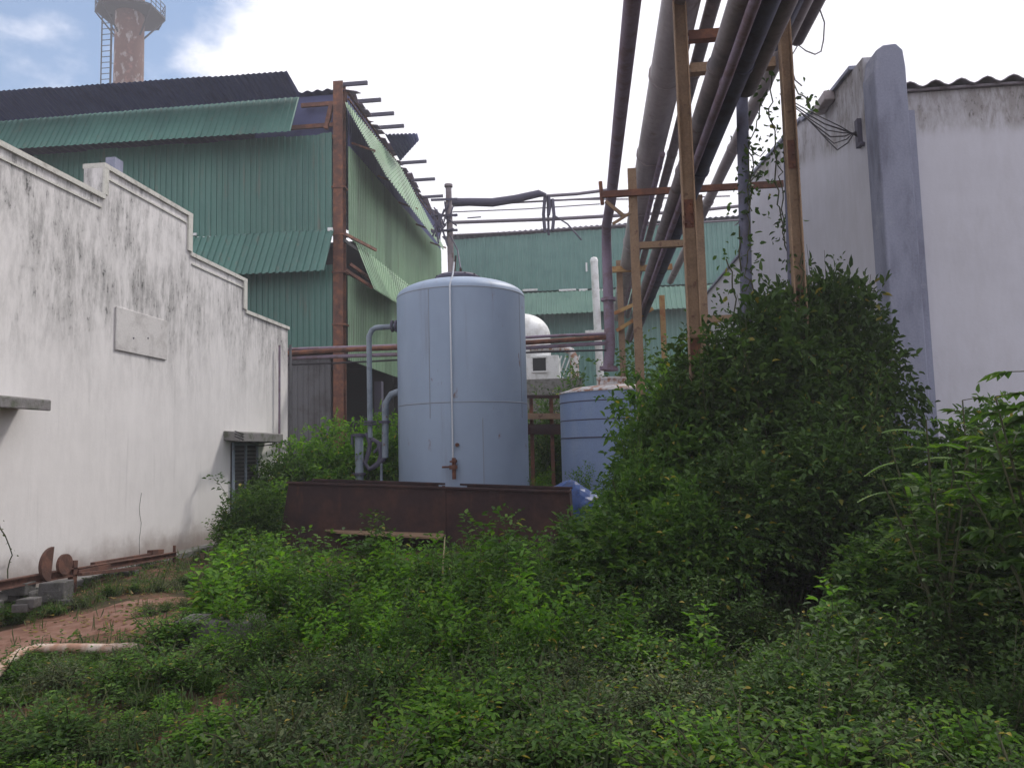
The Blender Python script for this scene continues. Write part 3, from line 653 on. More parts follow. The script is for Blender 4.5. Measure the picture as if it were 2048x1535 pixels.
# ---------------------------------------------------------------- cross lines going left at the back
YX = 22.0
cr = thing('pipe_bridge', 'thin pipes and rods crossing the sky from the tall green shed to the rack', 'pipe bridge', (at(900,420,Y=YX).x, YX, 0))
k = MB()
for (x0,y0_,x1,y1_,r) in ((905,412,1460,378,.03),(905,445,1290,428,.055),(1290,428,1480,412,.05),(1095,400,1460,392,.022),(905,470,1215,452,.03),(1200,452,1480,440,.028),(1090,392,1215,380,.05),(905,424,1200,408,.018)):
    k.tube([at(x0,y0_,Y=YX), at((x0+x1)/2,(y0_+y1_)/2+2,Y=YX), at(x1,y1_,Y=YX)], r, 8)
k.build('rod', m_wire, cr)
lagp = [at(x,y,Y=YX-.2) for x,y in ((895,403),(940,404),(985,405),(1030,398),(1078,387),(1092,390))]
MB().tube(lagp, [.10,.12,.13,.12,.11,.05], 10).build('wrapped_pipe', m_steel_d, cr)
k = MB()
for x,y0_,y1_ in ((1090,392,465),(1105,398,462),(1097,392,430)): k.tube([at(x,y0_,Y=YX-.15), at(x+3*(1 if x>1095 else -1),(y0_+y1_)/2,Y=YX-.15), at(x,y1_,Y=YX-.15)], .05, 6)
k.tube([at(1110,432,Y=YX-.15), at(1135,448,Y=YX-.15), at(1163,480,Y=YX-.15)], .025, 5)
k.tube([at(1095,393,Y=YX), V(at(1095,393,Y=YX).x,YX,at(1095,470,Y=YX).z)], .04, 5)
k.build('hanger', m_steel_d, cr)
# pole
pb_ = at(905,560,Y=20.5)
po = thing('utility_pole', 'dark steel pole with tangled brackets behind the big blue tank', 'pole', (pb_.x,20.5,0))
MB().tube([V(pb_.x,20.5,0), V(pb_.x,20.5,4), V(at(897,375,Y=20.5).x,20.5,at(897,376,Y=20.5).z)], [.11,.10,.085], 12).build('shaft', m_lag2, po)
z_ = at(897,374,Y=20.5).z; x_ = at(897,374,Y=20.5).x
MB().tube([V(x_,20.5,z_), V(x_,20.5,z_+.07)], .12, 14).build('cap', m_lag2, po)
k = MB(); rn = random.Random(12)
for i in range(16):
    a = at(rn.uniform(862,915), rn.uniform(395,480), Y=20.4); b = at(rn.uniform(868,925), rn.uniform(400,495), Y=20.3); k.tube([a, a.lerp(b,.5)+V(0,0,rn.uniform(-.15,.1)), b], rn.uniform(.014,.03), 5)
for y_ in (400,432,462): k.bar(at(862,y_,Y=20.4), at(915,y_-2,Y=20.4), .05, .06)
k.tube([at(900,470,Y=20.4), at(915,500,Y=20.4), at(921,535,Y=18)], .02, 5); k.tube([at(935,436,Y=20.4), at(962,434,Y=20.4)], .02, 5)
k.build('bracket', m_steel_d, po)

# ---------------------------------------------------------------- horizontal pipes behind the tank
YH = 16.75
hp = MB()
zh = at(700,702,Y=YH).z; xa = at(556,702,Y=YH).x; xb = at(1212,675,Y=YH).x; zh2 = at(1205,676,Y=YH).z
specs = [(0,.055,m_rust,'thickest rusty pipe of the line crossing behind the big blue tank'), (-.13,.045,m_brownpipe,'brown pipe just under the thickest rusty pipe crossing behind the tank'), (.10,.035,m_brownpipe,'thin brown pipe topmost in the line crossing behind the tank'), (-.24,.022,m_cable,'dark thin lowest line crossing behind the big blue tank')]
for i, (dz, r, m_, lab) in enumerate(specs):
    pts = [V(xa+(xb-xa)*t, YH+.05*i, zh+(zh2-zh)*t*0+dz+.02*math.sin(t*7+i)+ (zh2-zh)*t) for t in np.linspace(0,1,12)]
    o = MB().tube(pts, r, 10).build('service_pipe', m_, loc=pts[0]); tag(o, lab, 'pipe', 'pipes crossing behind the big blue tank')

# ---------------------------------------------------------------- main tank
YT = 14.7
a, b = at(799,780,Y=YT), at(1054,780,Y=YT); tx = (a.x+b.x)/2; tr = (b.x-a.x)/2*.995
zT0 = .78; zTs = at(922,593,Y=YT-tr*.2).z
tk = thing('storage_tank', 'large grey blue cylindrical storage tank with a domed top and level tube', 'tank', (tx, YT, 0))
dome = [(tr*math.cos(t), .0+.36*math.sin(t)) for t in np.linspace(0, math.pi/2-.02, 14)]
MB().lathe((tx,YT,0), [(tr,zT0-.6),(tr,zT0),(tr,2.0),(tr,zTs)] , 72).build('shell', m_tank, tk)
MB().lathe((tx,YT,zTs), [(r+.002,z) for r, z in dome]+[(0,.362)], 72).build('dome', m_tank, tk)
sm = MB()
for z_, d in ((zTs-.01,.006), (at(925,803,Y=YT-tr).z,.006)):
    sm.lathe((tx,YT,z_), [(tr,-.012),(tr+d,-.006),(tr+d,.006),(tr,.012)], 72)
for k_, (za, zb__) in enumerate(((.78, 2.17), (2.19, zTs))):
    for t_ in range(4):
        an_ = -math.pi/2+.45+t_*math.pi/2+k_*.8; sm.bar(V(tx+(tr+.001)*math.cos(an_),YT+(tr+.001)*math.sin(an_),za), V(tx+(tr+.001)*math.cos(an_),YT+(tr+.001)*math.sin(an_),zb__), .016, .006, (math.cos(an_),math.sin(an_),0))
sm.build('weld_seam', mat('seam paint', (.22,.25,.30), rough=.6), tk)
# level tube on the front
fx = at(903,700,Y=YT-tr).x; yf = YT-tr-.03
yy = lambda x: YT-math.sqrt(max(tr*tr-(x-tx)**2, 0))-.05
lt = MB(); ztp = at(902,548,Y=YT-tr+.3).z
lt.tube([V(fx,yy(fx),1.25), V(fx,yy(fx),2.4), V(fx,yy(fx),zTs), V(fx,yy(fx)+.35,zTs+.30), V(fx,yy(fx)+.5,zTs+.55)], .016, 8)
lt.build('level_tube', mat('tube paint', (.45,.48,.53), rough=.5, bump=0), tk)
zv_ = at(907,935,Y=YT-tr).z
vl = MB(); vl.tube([V(fx+.03,yy(fx)+.05,zv_+.12), V(fx+.03,yy(fx)-.12,zv_+.12)], .04, 10); vl.tube([V(fx+.03,yy(fx)-.08,zv_+.18), V(fx+.03,yy(fx)-.08,zv_-.2)], .035, 10)
vl.tube([V(fx-.18,yy(fx)-.1,zv_+.02), V(fx+.06,yy(fx)-.1,zv_+.02)], .018, 8); vl.tube([V(fx+.02,yy(fx)-.09,zv_-.02), V(fx+.02,yy(fx)-.09,zv_+.05)], .075, 8); vl.tube([V(fx+.02,yy(fx)-.09,zv_+.1), V(fx+.02,yy(fx)-.09,zv_+.13)], .065, 8)
vl.build('valve', m_rust, tk)
st = MB(); e = at(915,889,Y=YT-tr); st.tube([e+V(0,.05,0), e-V(0,.06,0)], .035, 8); st.build('stub', m_rust, tk)
# dark ribbed manhole dome on top (behind centre)
mh = MB(); mc = at(920,556,Y=YT+.55); rm = .44
mh.lathe((mc.x,YT+.25,zTs+.30), [(rm,-.1),(rm,.14),(rm*1.06,.14),(rm*1.06,.19),(rm*.9,.24),(rm*.5,.27),(0,.28)], 24, False); mh.build('manhole', m_steel_d, tk)
k = MB()
for i in range(12):
    t = i*math.pi/6; k.bar(V(mc.x+rm*1.03*math.cos(t),YT+.25+rm*1.03*math.sin(t),zTs+.50), V(mc.x+rm*.3*math.cos(t),YT+.25+rm*.3*math.sin(t),zTs+.59), .03, .03)
k.tube([V(mc.x-.05,YT+.2,zTs+.6), V(mc.x-.02,YT+.2,zTs+.95)], .02, 6); k.tube([V(mc.x+.12,YT-.05,zTs+.3), V(mc.x+.12,YT-.05,zTs+.62)], .025, 6)
k.build('manhole_rib', m_rust_dark, tk)
# inlet piping left of tank
ip = MB(); Yp = 14.55
a = at(800,652,Y=Yp); b = at(752,655,Y=Yp); c = at(738,672,Y=Yp); d = at(740,850,Y=Yp)
ip.tube([a+V(.12,.05,0), a, b, V((b.x+c.x)/2-.01,Yp,(b.z+c.z)/2+.04), c, d], .055, 12)
e = at(800,782,Y=Yp); f_ = at(783,788,Y=Yp); g_ = at(771,806,Y=Yp); h_ = at(770,915,Y=Yp)
ip.tube([e+V(.1,.05,0), e, f_, g_, h_], .068, 12)
b0_ = V(d.x-.22, Yp, at(715,965,Y=Yp).z)
t0_ = at(718,868,Y=Yp)
ip.tube([V(t0_.x,Yp,t0_.z), V(t0_.x,Yp,.6)], .085, 12)
k1 = at(760,872,Y=Yp)
ip.tube([d, V(d.x,Yp,d.z-.25)], .05, 10)
ip.tube([V(k1.x+.02,Yp,.75), V(k1.x+.02,Yp,at(760,925,Y=Yp).z)], .03, 8)
ip.build('inlet_pipe', m_bluepipe, tk)
fg = MB()
fp = at(786,652,Y=Yp)
for dx in (-.03,.05): fg.mark().tube([V(fp.x+dx,Yp,fp.z), V(fp.x+dx+.035,Yp,fp.z)], .12, 14)
for z_ in (d.z, d.z+.05): fg.mark().tube([V(d.x,Yp,z_), V(d.x,Yp,z_+.035)], .13, 14)
fg.mark().tube([V(h_.x,Yp,at(770,846,Y=Yp).z), V(h_.x,Yp,at(770,846,Y=Yp).z+.05)], .12, 14)
for y_ in (872,950): z_ = at(718,y_,Y=Yp).z; fg.mark().tube([V(t0_.x,Yp,z_), V(t0_.x,Yp,z_+.05)], .13, 14)
fg.mark(); fgv = 1
cc = [at(x,y,Y=Yp) for x,y in ((722,873),(733,868),(740,885),(737,905),(730,925),(738,938),(755,930),(762,910),(757,885),(745,878),(740,885))]
fg.tube(cc, .045, 10); fg.tube([at(745,935,Y=Yp), at(770,915,Y=Yp)], .05, 10)
fg.tube([at(748,905,Y=Yp), at(768,880,Y=Yp)], .03, 8); fg.tube([at(716,868,Y=Yp)+V(-.12,0,0), at(716,868,Y=Yp)+V(-.12,0,-.25)], .03, 8)
fl_ = fg.split('flange', m_steel_d, tk); fl_[-1].name = 'valve'
MB().lathe((tx,YT,-.1), [(tr+.15,0),(tr+.15,zT0-.3),(0,zT0-.3)], 40, False).build('plinth', m_conc, tk)

# ---------------------------------------------------------------- rusty steel trough in front of tank
YB = 12.3
bx = thing('steel_trough', 'long dark rusted steel trough standing in front of the big blue tank', 'trough', at(850,1100,Y=YB))
A = at(577,966,Y=YB); B = at(1139,985,Y=YB); A2 = at(563,1095,Y=YB); B2 = at(1142,1100,Y=YB); zb0 = -.02
def out(p, q, dy): return [V(p.x,p.y,p.z), V(q.x,q.y,q.z)]
fr_ = MB(); al = V(A2.x-.06,YB,zb0); bl2 = V(B2.x+.04,YB,zb0)
fr_.prism([al, bl2, V(B.x,YB,B.z), V(A.x,YB,A.z)], (0,.02,0)); 
fr_.prism([al+V(0,1.15,0), bl2+V(0,1.15,0), V(B.x,YB+1.15,B.z), V(A.x,YB+1.15,A.z)], (0,.02,0))
fr_.prism([al+V(0,.021,0), al+V(0,1.149,0), V(A.x,YB+1.149,A.z), V(A.x,YB+.021,A.z)], (.02,0,0))
fr_.prism([bl2+V(0,.021,0), bl2+V(0,1.149,0), V(B.x,YB+1.149,B.z), V(B.x,YB+.021,B.z)], (-.02,0,0))
fr_.box((A.x,YB+.03,.5), (B.x,YB+1.14,.52))
fr_.build('panel', m_rust_dark, bx)
rm_ = MB(); rm_.bar(A+V(-.02,-.01,.015), B+V(.02,-.01,.015), .06, .035); rm_.bar(A+V(-.02,1.16,.015), B+V(.02,1.16,.015), .06, .035)
rm_.bar(V(at(888,1000,Y=YB).x,YB-.02,zb0), V(at(888,985,Y=YB).x,YB-.02,A.z-.09), .05, .02, (0,1,0))
rm_.build('rim', m_rust_dark, bx)
lf = MB(); l0, l1 = at(650,1058,Y=YB), at(890,1066,Y=YB)
lf.prism([V(l0.x,YB,l0.z), V(l1.x,YB,l1.z), V(l1.x+.02,YB-.42,l1.z-.02), V(l0.x+.35,YB-.38,l0.z+.0)], (0,0,-.03)); lf.build('ledge', m_orange, bx)
# rusty scrap plate in the weeds
a = at(830,1262,Z=.12)
o = MB().prism([V(a.x-.15,a.y,.02), V(a.x+.38,a.y-.05,.05), V(a.x+.40,a.y-.02,.27), V(a.x-.1,a.y+.05,.22)], (0,.03,0)).build('scrap_plate', m_rust, loc=V(a.x,a.y,0)); tag(o, 'small orange rusty plate lying in the weeds in front of the trough', 'scrap metal')

# ---------------------------------------------------------------- second tank
Y5 = 17.0
a = at(1121,850,Y=Y5); t2x = bot.x+.10; t2r = t2x-a.x
zs_ = at(1150,782,Y=Y5-t2r*.6).z
t2 = thing('storage_tank', 'smaller bright blue tank with rust stained top half hidden by shrubs', 'tank', (t2x,Y5,0))
MB().lathe((t2x,Y5,0), [(t2r,-.05),(t2r,1.0),(t2r,zs_)], 64).build('shell', m_tank2, t2)
MB().lathe((t2x,Y5,zs_), [(t2r+.02,-.03),(t2r+.02,.0),(t2r*.75,.10),(t2r*.3,.16),(0,.17)], 64).build('lid', m_whiterust, t2)
MB().lathe((t2x-.02,Y5,zs_+.13), [(.30,0),(.30,.16),(.34,.16),(.34,.2),(0,.21)], 24, False).build('neck', m_whiterust, t2)
k = MB()
for y_, d in ((800,.008),(838,.008),(874,.02)): z_ = at(1170,y_,Y=Y5-t2r).z; k.lathe((t2x,Y5,z_), [(t2r,-.012),(t2r+d,-.008),(t2r+d,.008),(t2r,.012)], 64)
k.build('hoop', m_steel_d, t2)
# blue tarp and drum right of trough
a = at(1120,965,Y=14.2)
tp_ = MB(); rn = random.Random(5); nx, ny = 22, 14; vs = []
for j in range(ny+1):
    for i in range(nx+1):
        u_, v_ = i/nx, j/ny; z_ = .95*math.sin(math.pi*min(max(u_,.02),.98))**.5*math.sin(math.pi*min(max(v_,.05),.95))**.6
        vs.append((a.x-.9+2.0*u_, 13.5+1.1*v_, z_*.98+.05*math.sin(u_*19+v_*7)+.04*rn.random()))
tp_.add(vs, [(j*(nx+1)+i, j*(nx+1)+i+1, (j+1)*(nx+1)+i+1, (j+1)*(nx+1)+i) for j in range(ny) for i in range(nx)], False)
tag(tp_.build('tarpaulin', m_fabric, loc=V(a.x,14,0), solid=.01), 'crumpled blue tarpaulin heap between the rusty trough and the smaller tank', 'tarpaulin')
# things between tanks
def beam(x0, y0_, x1, y1_, Y, w, h, m_, lab, name='steel_beam'):
    a, b = at(x0,y0_,Y=Y), at(x1,y1_,Y=Y)
    return tag(MB().bar(a, b, w, h).build(name, m_, loc=a), lab, 'beam')
o = thing('pipe_stand', 'low rusty steel stand with two beams between the two blue tanks', 'stand', at(1090,930,Y=18.6))
for y_, m_, r in ((832,m_orange,.09),(858,m_rust_dark,.16),(793,m_rust_dark,.05)): a, b = at(1040,y_,Y=18.6), at(1130,y_,Y=18.6); MB().bar(a, b, .1, r*1.6).build('beam', m_, o)
for x_ in (1062,1102): a = at(x_,790,Y=18.75); MB().bar(V(a.x,18.75,0), a, .09, .09).build('leg', m_rust, o)

# ---------------------------------------------------------------- background plant behind tank
Yb = 30.0
dt = thing('dome_tank', 'white domed vessel peeking out behind the big blue tank', 'tank', (at(1040,680,Y=Yb).x, Yb, 0))
dcx = at(1045,680,Y=Yb).x; dr = at(1101,680,Y=Yb).x-dcx; z_ = at(1100,672,Y=Yb).z; zt_d = at(1045,628,Y=Yb).z
MB().lathe((dcx,Yb,0), [(dr,3.9),(dr,z_)]+[(dr*math.cos(t), z_+(zt_d-z_)*math.sin(t)) for t in np.linspace(.1,math.pi/2,10)], 40).build('vessel', m_white, dt)
k = MB()
for t in range(4): k.mark().box((dcx+dr*.7*math.cos(t*1.57+.78)-.08,Yb+dr*.7*math.sin(t*1.57+.78)-.08,0), (dcx+dr*.7*math.cos(t*1.57+.78)+.08,Yb+dr*.7*math.sin(t*1.57+.78)+.08,4.1))
k.split('leg', m_rust, dt)
a = at(1188,520,Y=28); b = at(1200,740,Y=28)
wp = thing('vent_pipe', 'tall white vent pipe with rounded cap in front of the distant warehouse', 'pipe', (b.x,28,0))
MB().tube([V(b.x,28,0), V(b.x,28,4), V(a.x,28,a.z)], .14, 14).build('pipe_run', m_white, wp)
MB().lathe((a.x,28,a.z), [(.15,-.1),(.15,0),(.11,.09),(0,.13)], 14).build('cap', m_white, wp)
MB().box((b.x-.5,27.7,at(1190,668,Y=28).z), (b.x+.3,28.3,at(1190,662,Y=28).z)).build('bracket', m_white, wp)
dk = thing('duct', 'white elbow duct with rust stains beside the small white kiosk', 'duct', (at(1148,740,Y=27).x,27,0))
p_ = [at(1060,697,Y=27), at(1125,696,Y=27), at(1142,702,Y=27), at(1148,716,Y=27), at(1150,760,Y=27)]
MB().tube(p_+[V(p_[-1].x,27,0)], [.13,.13,.14,.16,.17,.18], 14).build('duct_run', m_whiterust, dk)
ks = thing('kiosk', 'small white kiosk with a dark square window behind the tanks', 'kiosk', (at(1095,740,Y=29).x,29,0))
a = at(1050,712,Y=29); b = at(1118,757,Y=29)
MB().box((a.x,29,0), (b.x,31,a.z)).build('body', m_white, ks); 
w0, w1 = at(1063,716,Y=28.98), at(1092,741,Y=28.98)
o = MB().box((w0.x,28.97,w1.z), (w1.x,28.995,w0.z)).build('window', m_black, ks)
k = MB(); k.box((w0.x-.06,28.94,w0.z), (w1.x+.06,28.99,w0.z+.06)); k.box((w0.x-.06,28.94,w1.z-.06), (w1.x+.06,28.99,w1.z)); k.build('frame', m_white, o)
k = MB()
for i in range(5): x_ = at(1105+i*9,715,Y=28.6).x; k.bar((x_,28.6,at(1105,760,Y=28.6).z), (x_+.35,28.6,at(1105,712,Y=28.6).z), .05, .05)
k.build('louvre', m_white, ks)
# low fence/ledge behind
o = MB().box((at(1050,760,Y=26).x,26,0), (at(1165,760,Y=26).x,26.2,at(1100,757,Y=26).z)).build('low_wall', m_conc, loc=V(0,26,0)); tag(o, 'low dark concrete wall below the small white kiosk', 'wall')

# ---------------------------------------------------------------- scrap by the left wall
XS = XL+.45
m_scrap = mat('deep brown rust', (.09,.045,.035), (.15,.07,.05), 6, rough=.85, bump=.3)
sr = thing('scrap_rail_frame', 'rusty steel rail frame lying along the foot of the limewashed wall', 'scrap frame', at(180,1150,X=XS))
k = MB(); k.ibeam(at(-120,1192,X=XS), at(150,1142,X=XS), .07, .10, .015); k.build('rail', m_scrap, sr)
k = MB(); k.ibeam(at(150,1142,X=XS), at(352,1108,X=XS), .06, .08, .012); k.bar(at(160,1148,X=XS+.12), at(280,1135,X=XS+.1), .05, .04); k.bar(at(150,1145,X=XS), at(215,1132,X=XS), .10, .06); k.build('rail', m_scrap, sr)
k = MB(); k.bar(at(185,1128,X=XS-.1), at(318,1106,X=XS-.1), .06, .05); k.bar(at(300,1106,X=XS-.1), at(322,1104,X=XS-.1), .09, .09); k.build('rail', m_scrap, sr)
k = MB(); k.bar(at(347,1148,X=XS), at(349,1090,X=XS), .03, .03, (1,0,0)); k.bar(at(143,1185,X=XS), at(147,1120,X=XS), .07, .07, (1,0,0)); k.build('upright', m_scrap, sr)
def disc(px, py, r, half, lab):
    c = at(px, py, X=XS+.03); m_ = MB(); n_ = 24
    rng_ = np.linspace(math.pi*.5, math.pi*1.42, n_) if half else np.linspace(0, 2*math.pi, n_, endpoint=False)
    pts = [V(c.x, c.y+r*math.cos(t), c.z+r*math.sin(t)) for t in rng_]
    m_.prism(pts, (.03,0.01,0)); tag(m_.build('scrap_disc', m_scrap, loc=c), lab, 'scrap disc')
disc(102,1128,.20,True,'half moon shaped rusty steel disc standing on the scrap rail')
disc(126,1128,.12,False,'small round grey brown disc leaning beside the half moon disc')
for i, (x_, y_, lab) in enumerate(((62,1188,'broken dark concrete footing block under the near end of the rail'), (120,1178,'chipped concrete footing block next to the rail upright'), (255,1150,'low grey concrete block at the wall foot below the rails'))):
    c = at(x_, y_, X=XS-.05); k = MB().box((c.x-.12,c.y-.15,-.05), (c.x+.1,c.y+.13,.17-.03*i)); tag(k.build('concrete_block', m_block, loc=V(c.x,c.y,0), bevel=.03), lab, 'concrete block')
c = at(15,1215,X=XS+.1); rn = random.Random(3); k = MB()
for i in range(14):
    q = V(c.x+rn.uniform(-.3,.4), c.y+rn.uniform(-.9,.6), rn.uniform(0,.14)); s_ = rn.uniform(.05,.13)
    k.mark().prism([q+V(-s_,-s_,0), q+V(s_,-s_*.6,0), q+V(s_*.8,s_,0), q+V(-s_*.7,s_*.8,0)], (rn.uniform(-.03,.03),0,s_*1.1))
rh = thing('rubble_heap', 'heap of dark rubble under the scrap rail at the left edge', 'rubble', (c.x,c.y,0)); k.split('rubble_piece', m_block, rh, bevel=.01)
# pipe on the ground
p_ = [at(x,y,Z=.13) for x,y in ((-30,1370),(12,1325),(40,1305),(75,1296),(140,1295),(215,1296),(290,1292))]
tag(MB().tube(p_, .036, 10).build('ground_pipe', m_pvc, loc=p_[3]), 'dusty white pipe lying on the bare red soil', 'pipe')
for i, (x_, y_, sx, sz, lab) in enumerate(((390,1308,.19,.27,'mossy concrete block nearer the white ground pipe, partly covered by weeds'), (458,1302,.20,.25,'mossy concrete block half buried in weeds beside its twin'))):
    c = at(x_, y_, Z=0); k = MB().box((c.x-sx,c.y-.05,-.05), (c.x+sx,c.y+.28,sz)); tag(k.build('concrete_block', m_block, loc=V(c.x,c.y,0), bevel=.02), lab, 'concrete block')

# ---------------------------------------------------------------- vegetation
def leaves_to_mesh(name, P, D, Nn, L, Wd, mat_, fold=.25):
    """P base, D direction, Nn side vector; six-vertex ovate folded leaf each"""
    P = np.asarray(P, float); D = np.asarray(D, float); S = np.asarray(Nn, float); L = np.asarray(L, float)[:,None]; Wd = np.asarray(Wd, float)[:,None]
    D = D/np.linalg.norm(D, axis=1, keepdims=True); S = S - D*(S*D).sum(1, keepdims=True); S = S/(np.linalg.norm(S, axis=1, keepdims=True)+1e-9)
    U = np.cross(S, D); n = len(P)
    tip = P + D*L - U*L*.12
    l1 = P+D*L*.3+S*Wd*.5+U*Wd*fold; l2 = P+D*L*.65+S*Wd*.38+U*Wd*fold*.6
    r1_ = P+D*L*.3-S*Wd*.5+U*Wd*fold; r2_ = P+D*L*.65-S*Wd*.38+U*Wd*fold*.6
    vs = np.stack([P, l1, l2, tip, r2_, r1_], 1).reshape(-1, 3)
    base = (np.arange(n)*6)[:,None]
    f1 = base+np.array([0,3,2,1]); f2 = base+np.array([0,5,4,3]); fs = np.stack([f1, f2], 1).reshape(-1)
    me = bpy.data.meshes.new(name); me.vertices.add(len(vs)); me.vertices.foreach_set('co', vs.ravel())
    me.loops.add(len(fs)); me.loops.foreach_set('vertex_index', fs.astype(np.int32)); me.polygons.add(2*n)
    me.polygons.foreach_set('loop_start', np.arange(2*n, dtype=np.int32)*4); me.polygons.foreach_set('loop_total', np.full(2*n, 4, np.int32))
    me.update(calc_edges=True); me.materials.append(mat_); return me
def unit(v): return v/(np.linalg.norm(v)+1e-9)
def make_plant(seed, h, spread, nst, nodes, leafL, leafW, twig, nl, mat_, bare=.2, droop=.25, lean=1.0, stemr=.008, ntw=2):
    """stems arch up and out; every node carries twigs with opposite leaves"""
    rg = np.random.default_rng(seed); P = []; D = []; S = []; L = []; W_ = []; sb = MB()
    for s_ in range(nst):
        az = rg.uniform(0, 2*math.pi); rad = spread*rg.uniform(.15, 1)*lean; hh = h*rg.uniform(.6, 1)*(1-.25*rad/(spread*lean+1e-6)*rg.random())
        b0 = np.array([rg.normal(0, spread*.12), rg.normal(0, spread*.12), -.03]); dv = np.array([math.cos(az), math.sin(az), 0])
        wob = rg.normal(0, .05*spread+.01, 3); pts = []
        for i in range(nodes+1):
            t = i/nodes; p = b0+dv*rad*t**1.4+np.array([0,0,hh*(t*1.12-.12*t*t)])+wob*math.sin(t*5)
            pts.append(p)
        sb.tube([Vector(q) for q in pts[::max(1, nodes//6)]], [stemr*(1-.75*k/(len(pts[::max(1, nodes//6)]))) for k in range(len(pts[::max(1, nodes//6)]))], 5, cap=False)
        for i in range(int(nodes*bare), nodes+1):
            t = i/nodes; p = pts[i]; up = unit(pts[min(i+1, nodes)]-pts[max(i-1, 0)])
            for k in range(ntw):
                a2 = az+i*1.57+k*2*math.pi/ntw+rg.normal(0, .4); tw = twig*rg.uniform(.4, 1)*(1.15-.6*t)
                td = unit(np.array([math.cos(a2), math.sin(a2), rg.uniform(.15, .8)])+.3*up)
                m = max(1, int(nl*rg.uniform(.6, 1.1)*(1.1-.5*t)))
                for j in range(m):
                    q = p+td*tw*(j+1)/m + np.array([0,0,-droop*tw*((j+1)/m)**2*.6])
                    side = unit(np.cross(td, [0,0,1])+rg.normal(0, .25, 3))*(1 if j % 2 else -1)
                    d = unit(td*.7+side*(.9 if j < m-1 else .1)+np.array([0,0,rg.uniform(-.5,.25)-droop*.5]))
                    sc = rg.uniform(.55, 1.15)
                    P.append(q); D.append(d); S.append(np.cross(d, unit(np.array([rg.normal(0,.35), rg.normal(0,.35), 1])))); L.append(leafL*sc); W_.append(leafW*sc)
    fol = leaves_to_mesh('foliage', P, D, S, L, W_, mat_)
    me = bpy.data.meshes.new('stem'); me.from_pydata(sb.v, [], sb.f); me.materials.append(m_bark); me.update()
    return fol, me
def make_mound(seed, h, rx_, ncl, nl, leafL, leafW, mat_, twig=.3, stems=10, stemr=.014, lump=.34):
    """rounded shrub: leafy twigs spread through a lumpy dome, thicker towards its outside"""
    rg = np.random.default_rng(seed); P = []; D = []; S = []; L = []; W_ = []; sb = MB()
    lob = [(unit(rg.normal(size=3)+np.array([0,0,.3])), rg.uniform(.6, 1)) for _ in range(9)]
    def rad(d): return 1 - lump + lump*1.6*max(max(0, float(d@l))**6*w for l, w in lob)
    for c in range(ncl):
        d = unit(rg.normal(size=3)); d[2] = abs(d[2])*1.1-.25*rg.random(); d = unit(d)
        r = rad(d)*(rg.random()**.42)*(1 if rg.random() > .06 else 1.12)
        q0 = np.array([d[0]*rx_*r, d[1]*rx_*r, h*.42+d[2]*h*.58*r]); q0[2] = max(q0[2], .05)
        td = unit(d+rg.normal(0,.55,3)+np.array([0,0,.25])); tw = twig*rg.uniform(.5,1.2)
        for j in range(nl):
            u_ = (j+1)/nl; q = q0+td*tw*u_+np.array([0,0,-.22*tw*u_*u_]); side = unit(np.cross(td,[0,0,1])+rg.normal(0,.3,3))*(1 if j % 2 else -1)
            dd = unit(td*.7+side*(.9 if j < nl-1 else .1)+np.array([0,0,rg.uniform(-.6,.15)])); sc = rg.uniform(.4,1.35)
            P.append(q); D.append(dd); S.append(np.cross(dd, unit(np.array([rg.normal(0,.4), rg.normal(0,.4), 1])))); L.append(leafL*sc); W_.append(leafW*sc)
    for k in range(stems):
        a2 = k*2.4+rg.uniform(-.3,.3); d = np.array([math.cos(a2), math.sin(a2), 0])*rx_*rg.uniform(.2,.75); z_ = h*rg.uniform(.7,.97)
        sb.tube([V(*(d*.08))-V(0,0,.05), V(*(d*.35+np.array([0,0,z_*.4]))), V(*(d*.7+np.array([0,0,z_*.75]))), V(*(d+np.array([0,0,z_])))], [stemr, stemr*.8, stemr*.5, stemr*.2], 5, cap=False)
    fol = leaves_to_mesh('foliage', P, D, S, L, W_, mat_); me = bpy.data.meshes.new('stem'); me.from_pydata(sb.v, [], sb.f); me.materials.append(m_bark); me.update(); return fol, me
PL = {}
def proto(key, *a, **k): PL[key] = make_plant(*a, **k)
proto('weedA', 1, .95, .50, 11, 13, .115, .06, .24, 4, m_leafb)
proto('weedB', 2, .85, .55, 14, 13, .08, .042, .24, 4, m_leaf)
proto('weedC', 3, 1.05, .42, 9, 14, .125, .065, .22, 4, m_leafb)
proto('weedD', 21, .7, .5, 12, 10, .10, .05, .22, 4, m_leaf)
proto('weedE', 22, .9, .5, 13, 14, .07, .034, .26, 4, m_leafd)
proto('weedT', 61, 1.3, .16, 3, 16, .12, .058, .24, 4, m_leafb, bare=.25, stemr=.007)
proto('weedU', 62, 1.3, .2, 3, 16, .11, .05, .24, 4, m_leaf, bare=.3, stemr=.007)
proto('weedF', 41, .8, .5, 16, 14, .055, .028, .26, 4, m_leaf, ntw=3, stemr=.005)
proto('weedG', 42, .8, .5, 16, 14, .050, .025, .26, 4, m_leafd, ntw=3, stemr=.005)
proto('herbA', 4, .42, .36, 26, 10, .034, .017, .13, 4, m_leaf, ntw=3)
proto('herbB', 5, .36, .40, 26, 10, .028, .013, .13, 4, m_leafg, ntw=3)
proto('herbC', 25, .45, .34, 24, 11, .038, .018, .13, 4, m_leaf, ntw=3)
proto('herbD', 26, .40, .38, 26, 10, .030, .015, .13, 4, m_leafd, ntw=3)
proto('herbE', 27, .44, .36, 24, 10, .040, .020, .13, 4, m_leafb, ntw=3)
proto('shrubA', 6, 3.0, 1.0, 26, 26, .10, .05, .48, 6, m_leafd, bare=.08, stemr=.012, ntw=3)
proto('shrubB', 7, 2.7, 1.0, 26, 24, .095, .047, .50, 6, m_leafd, bare=.08, stemr=.012, ntw=3)
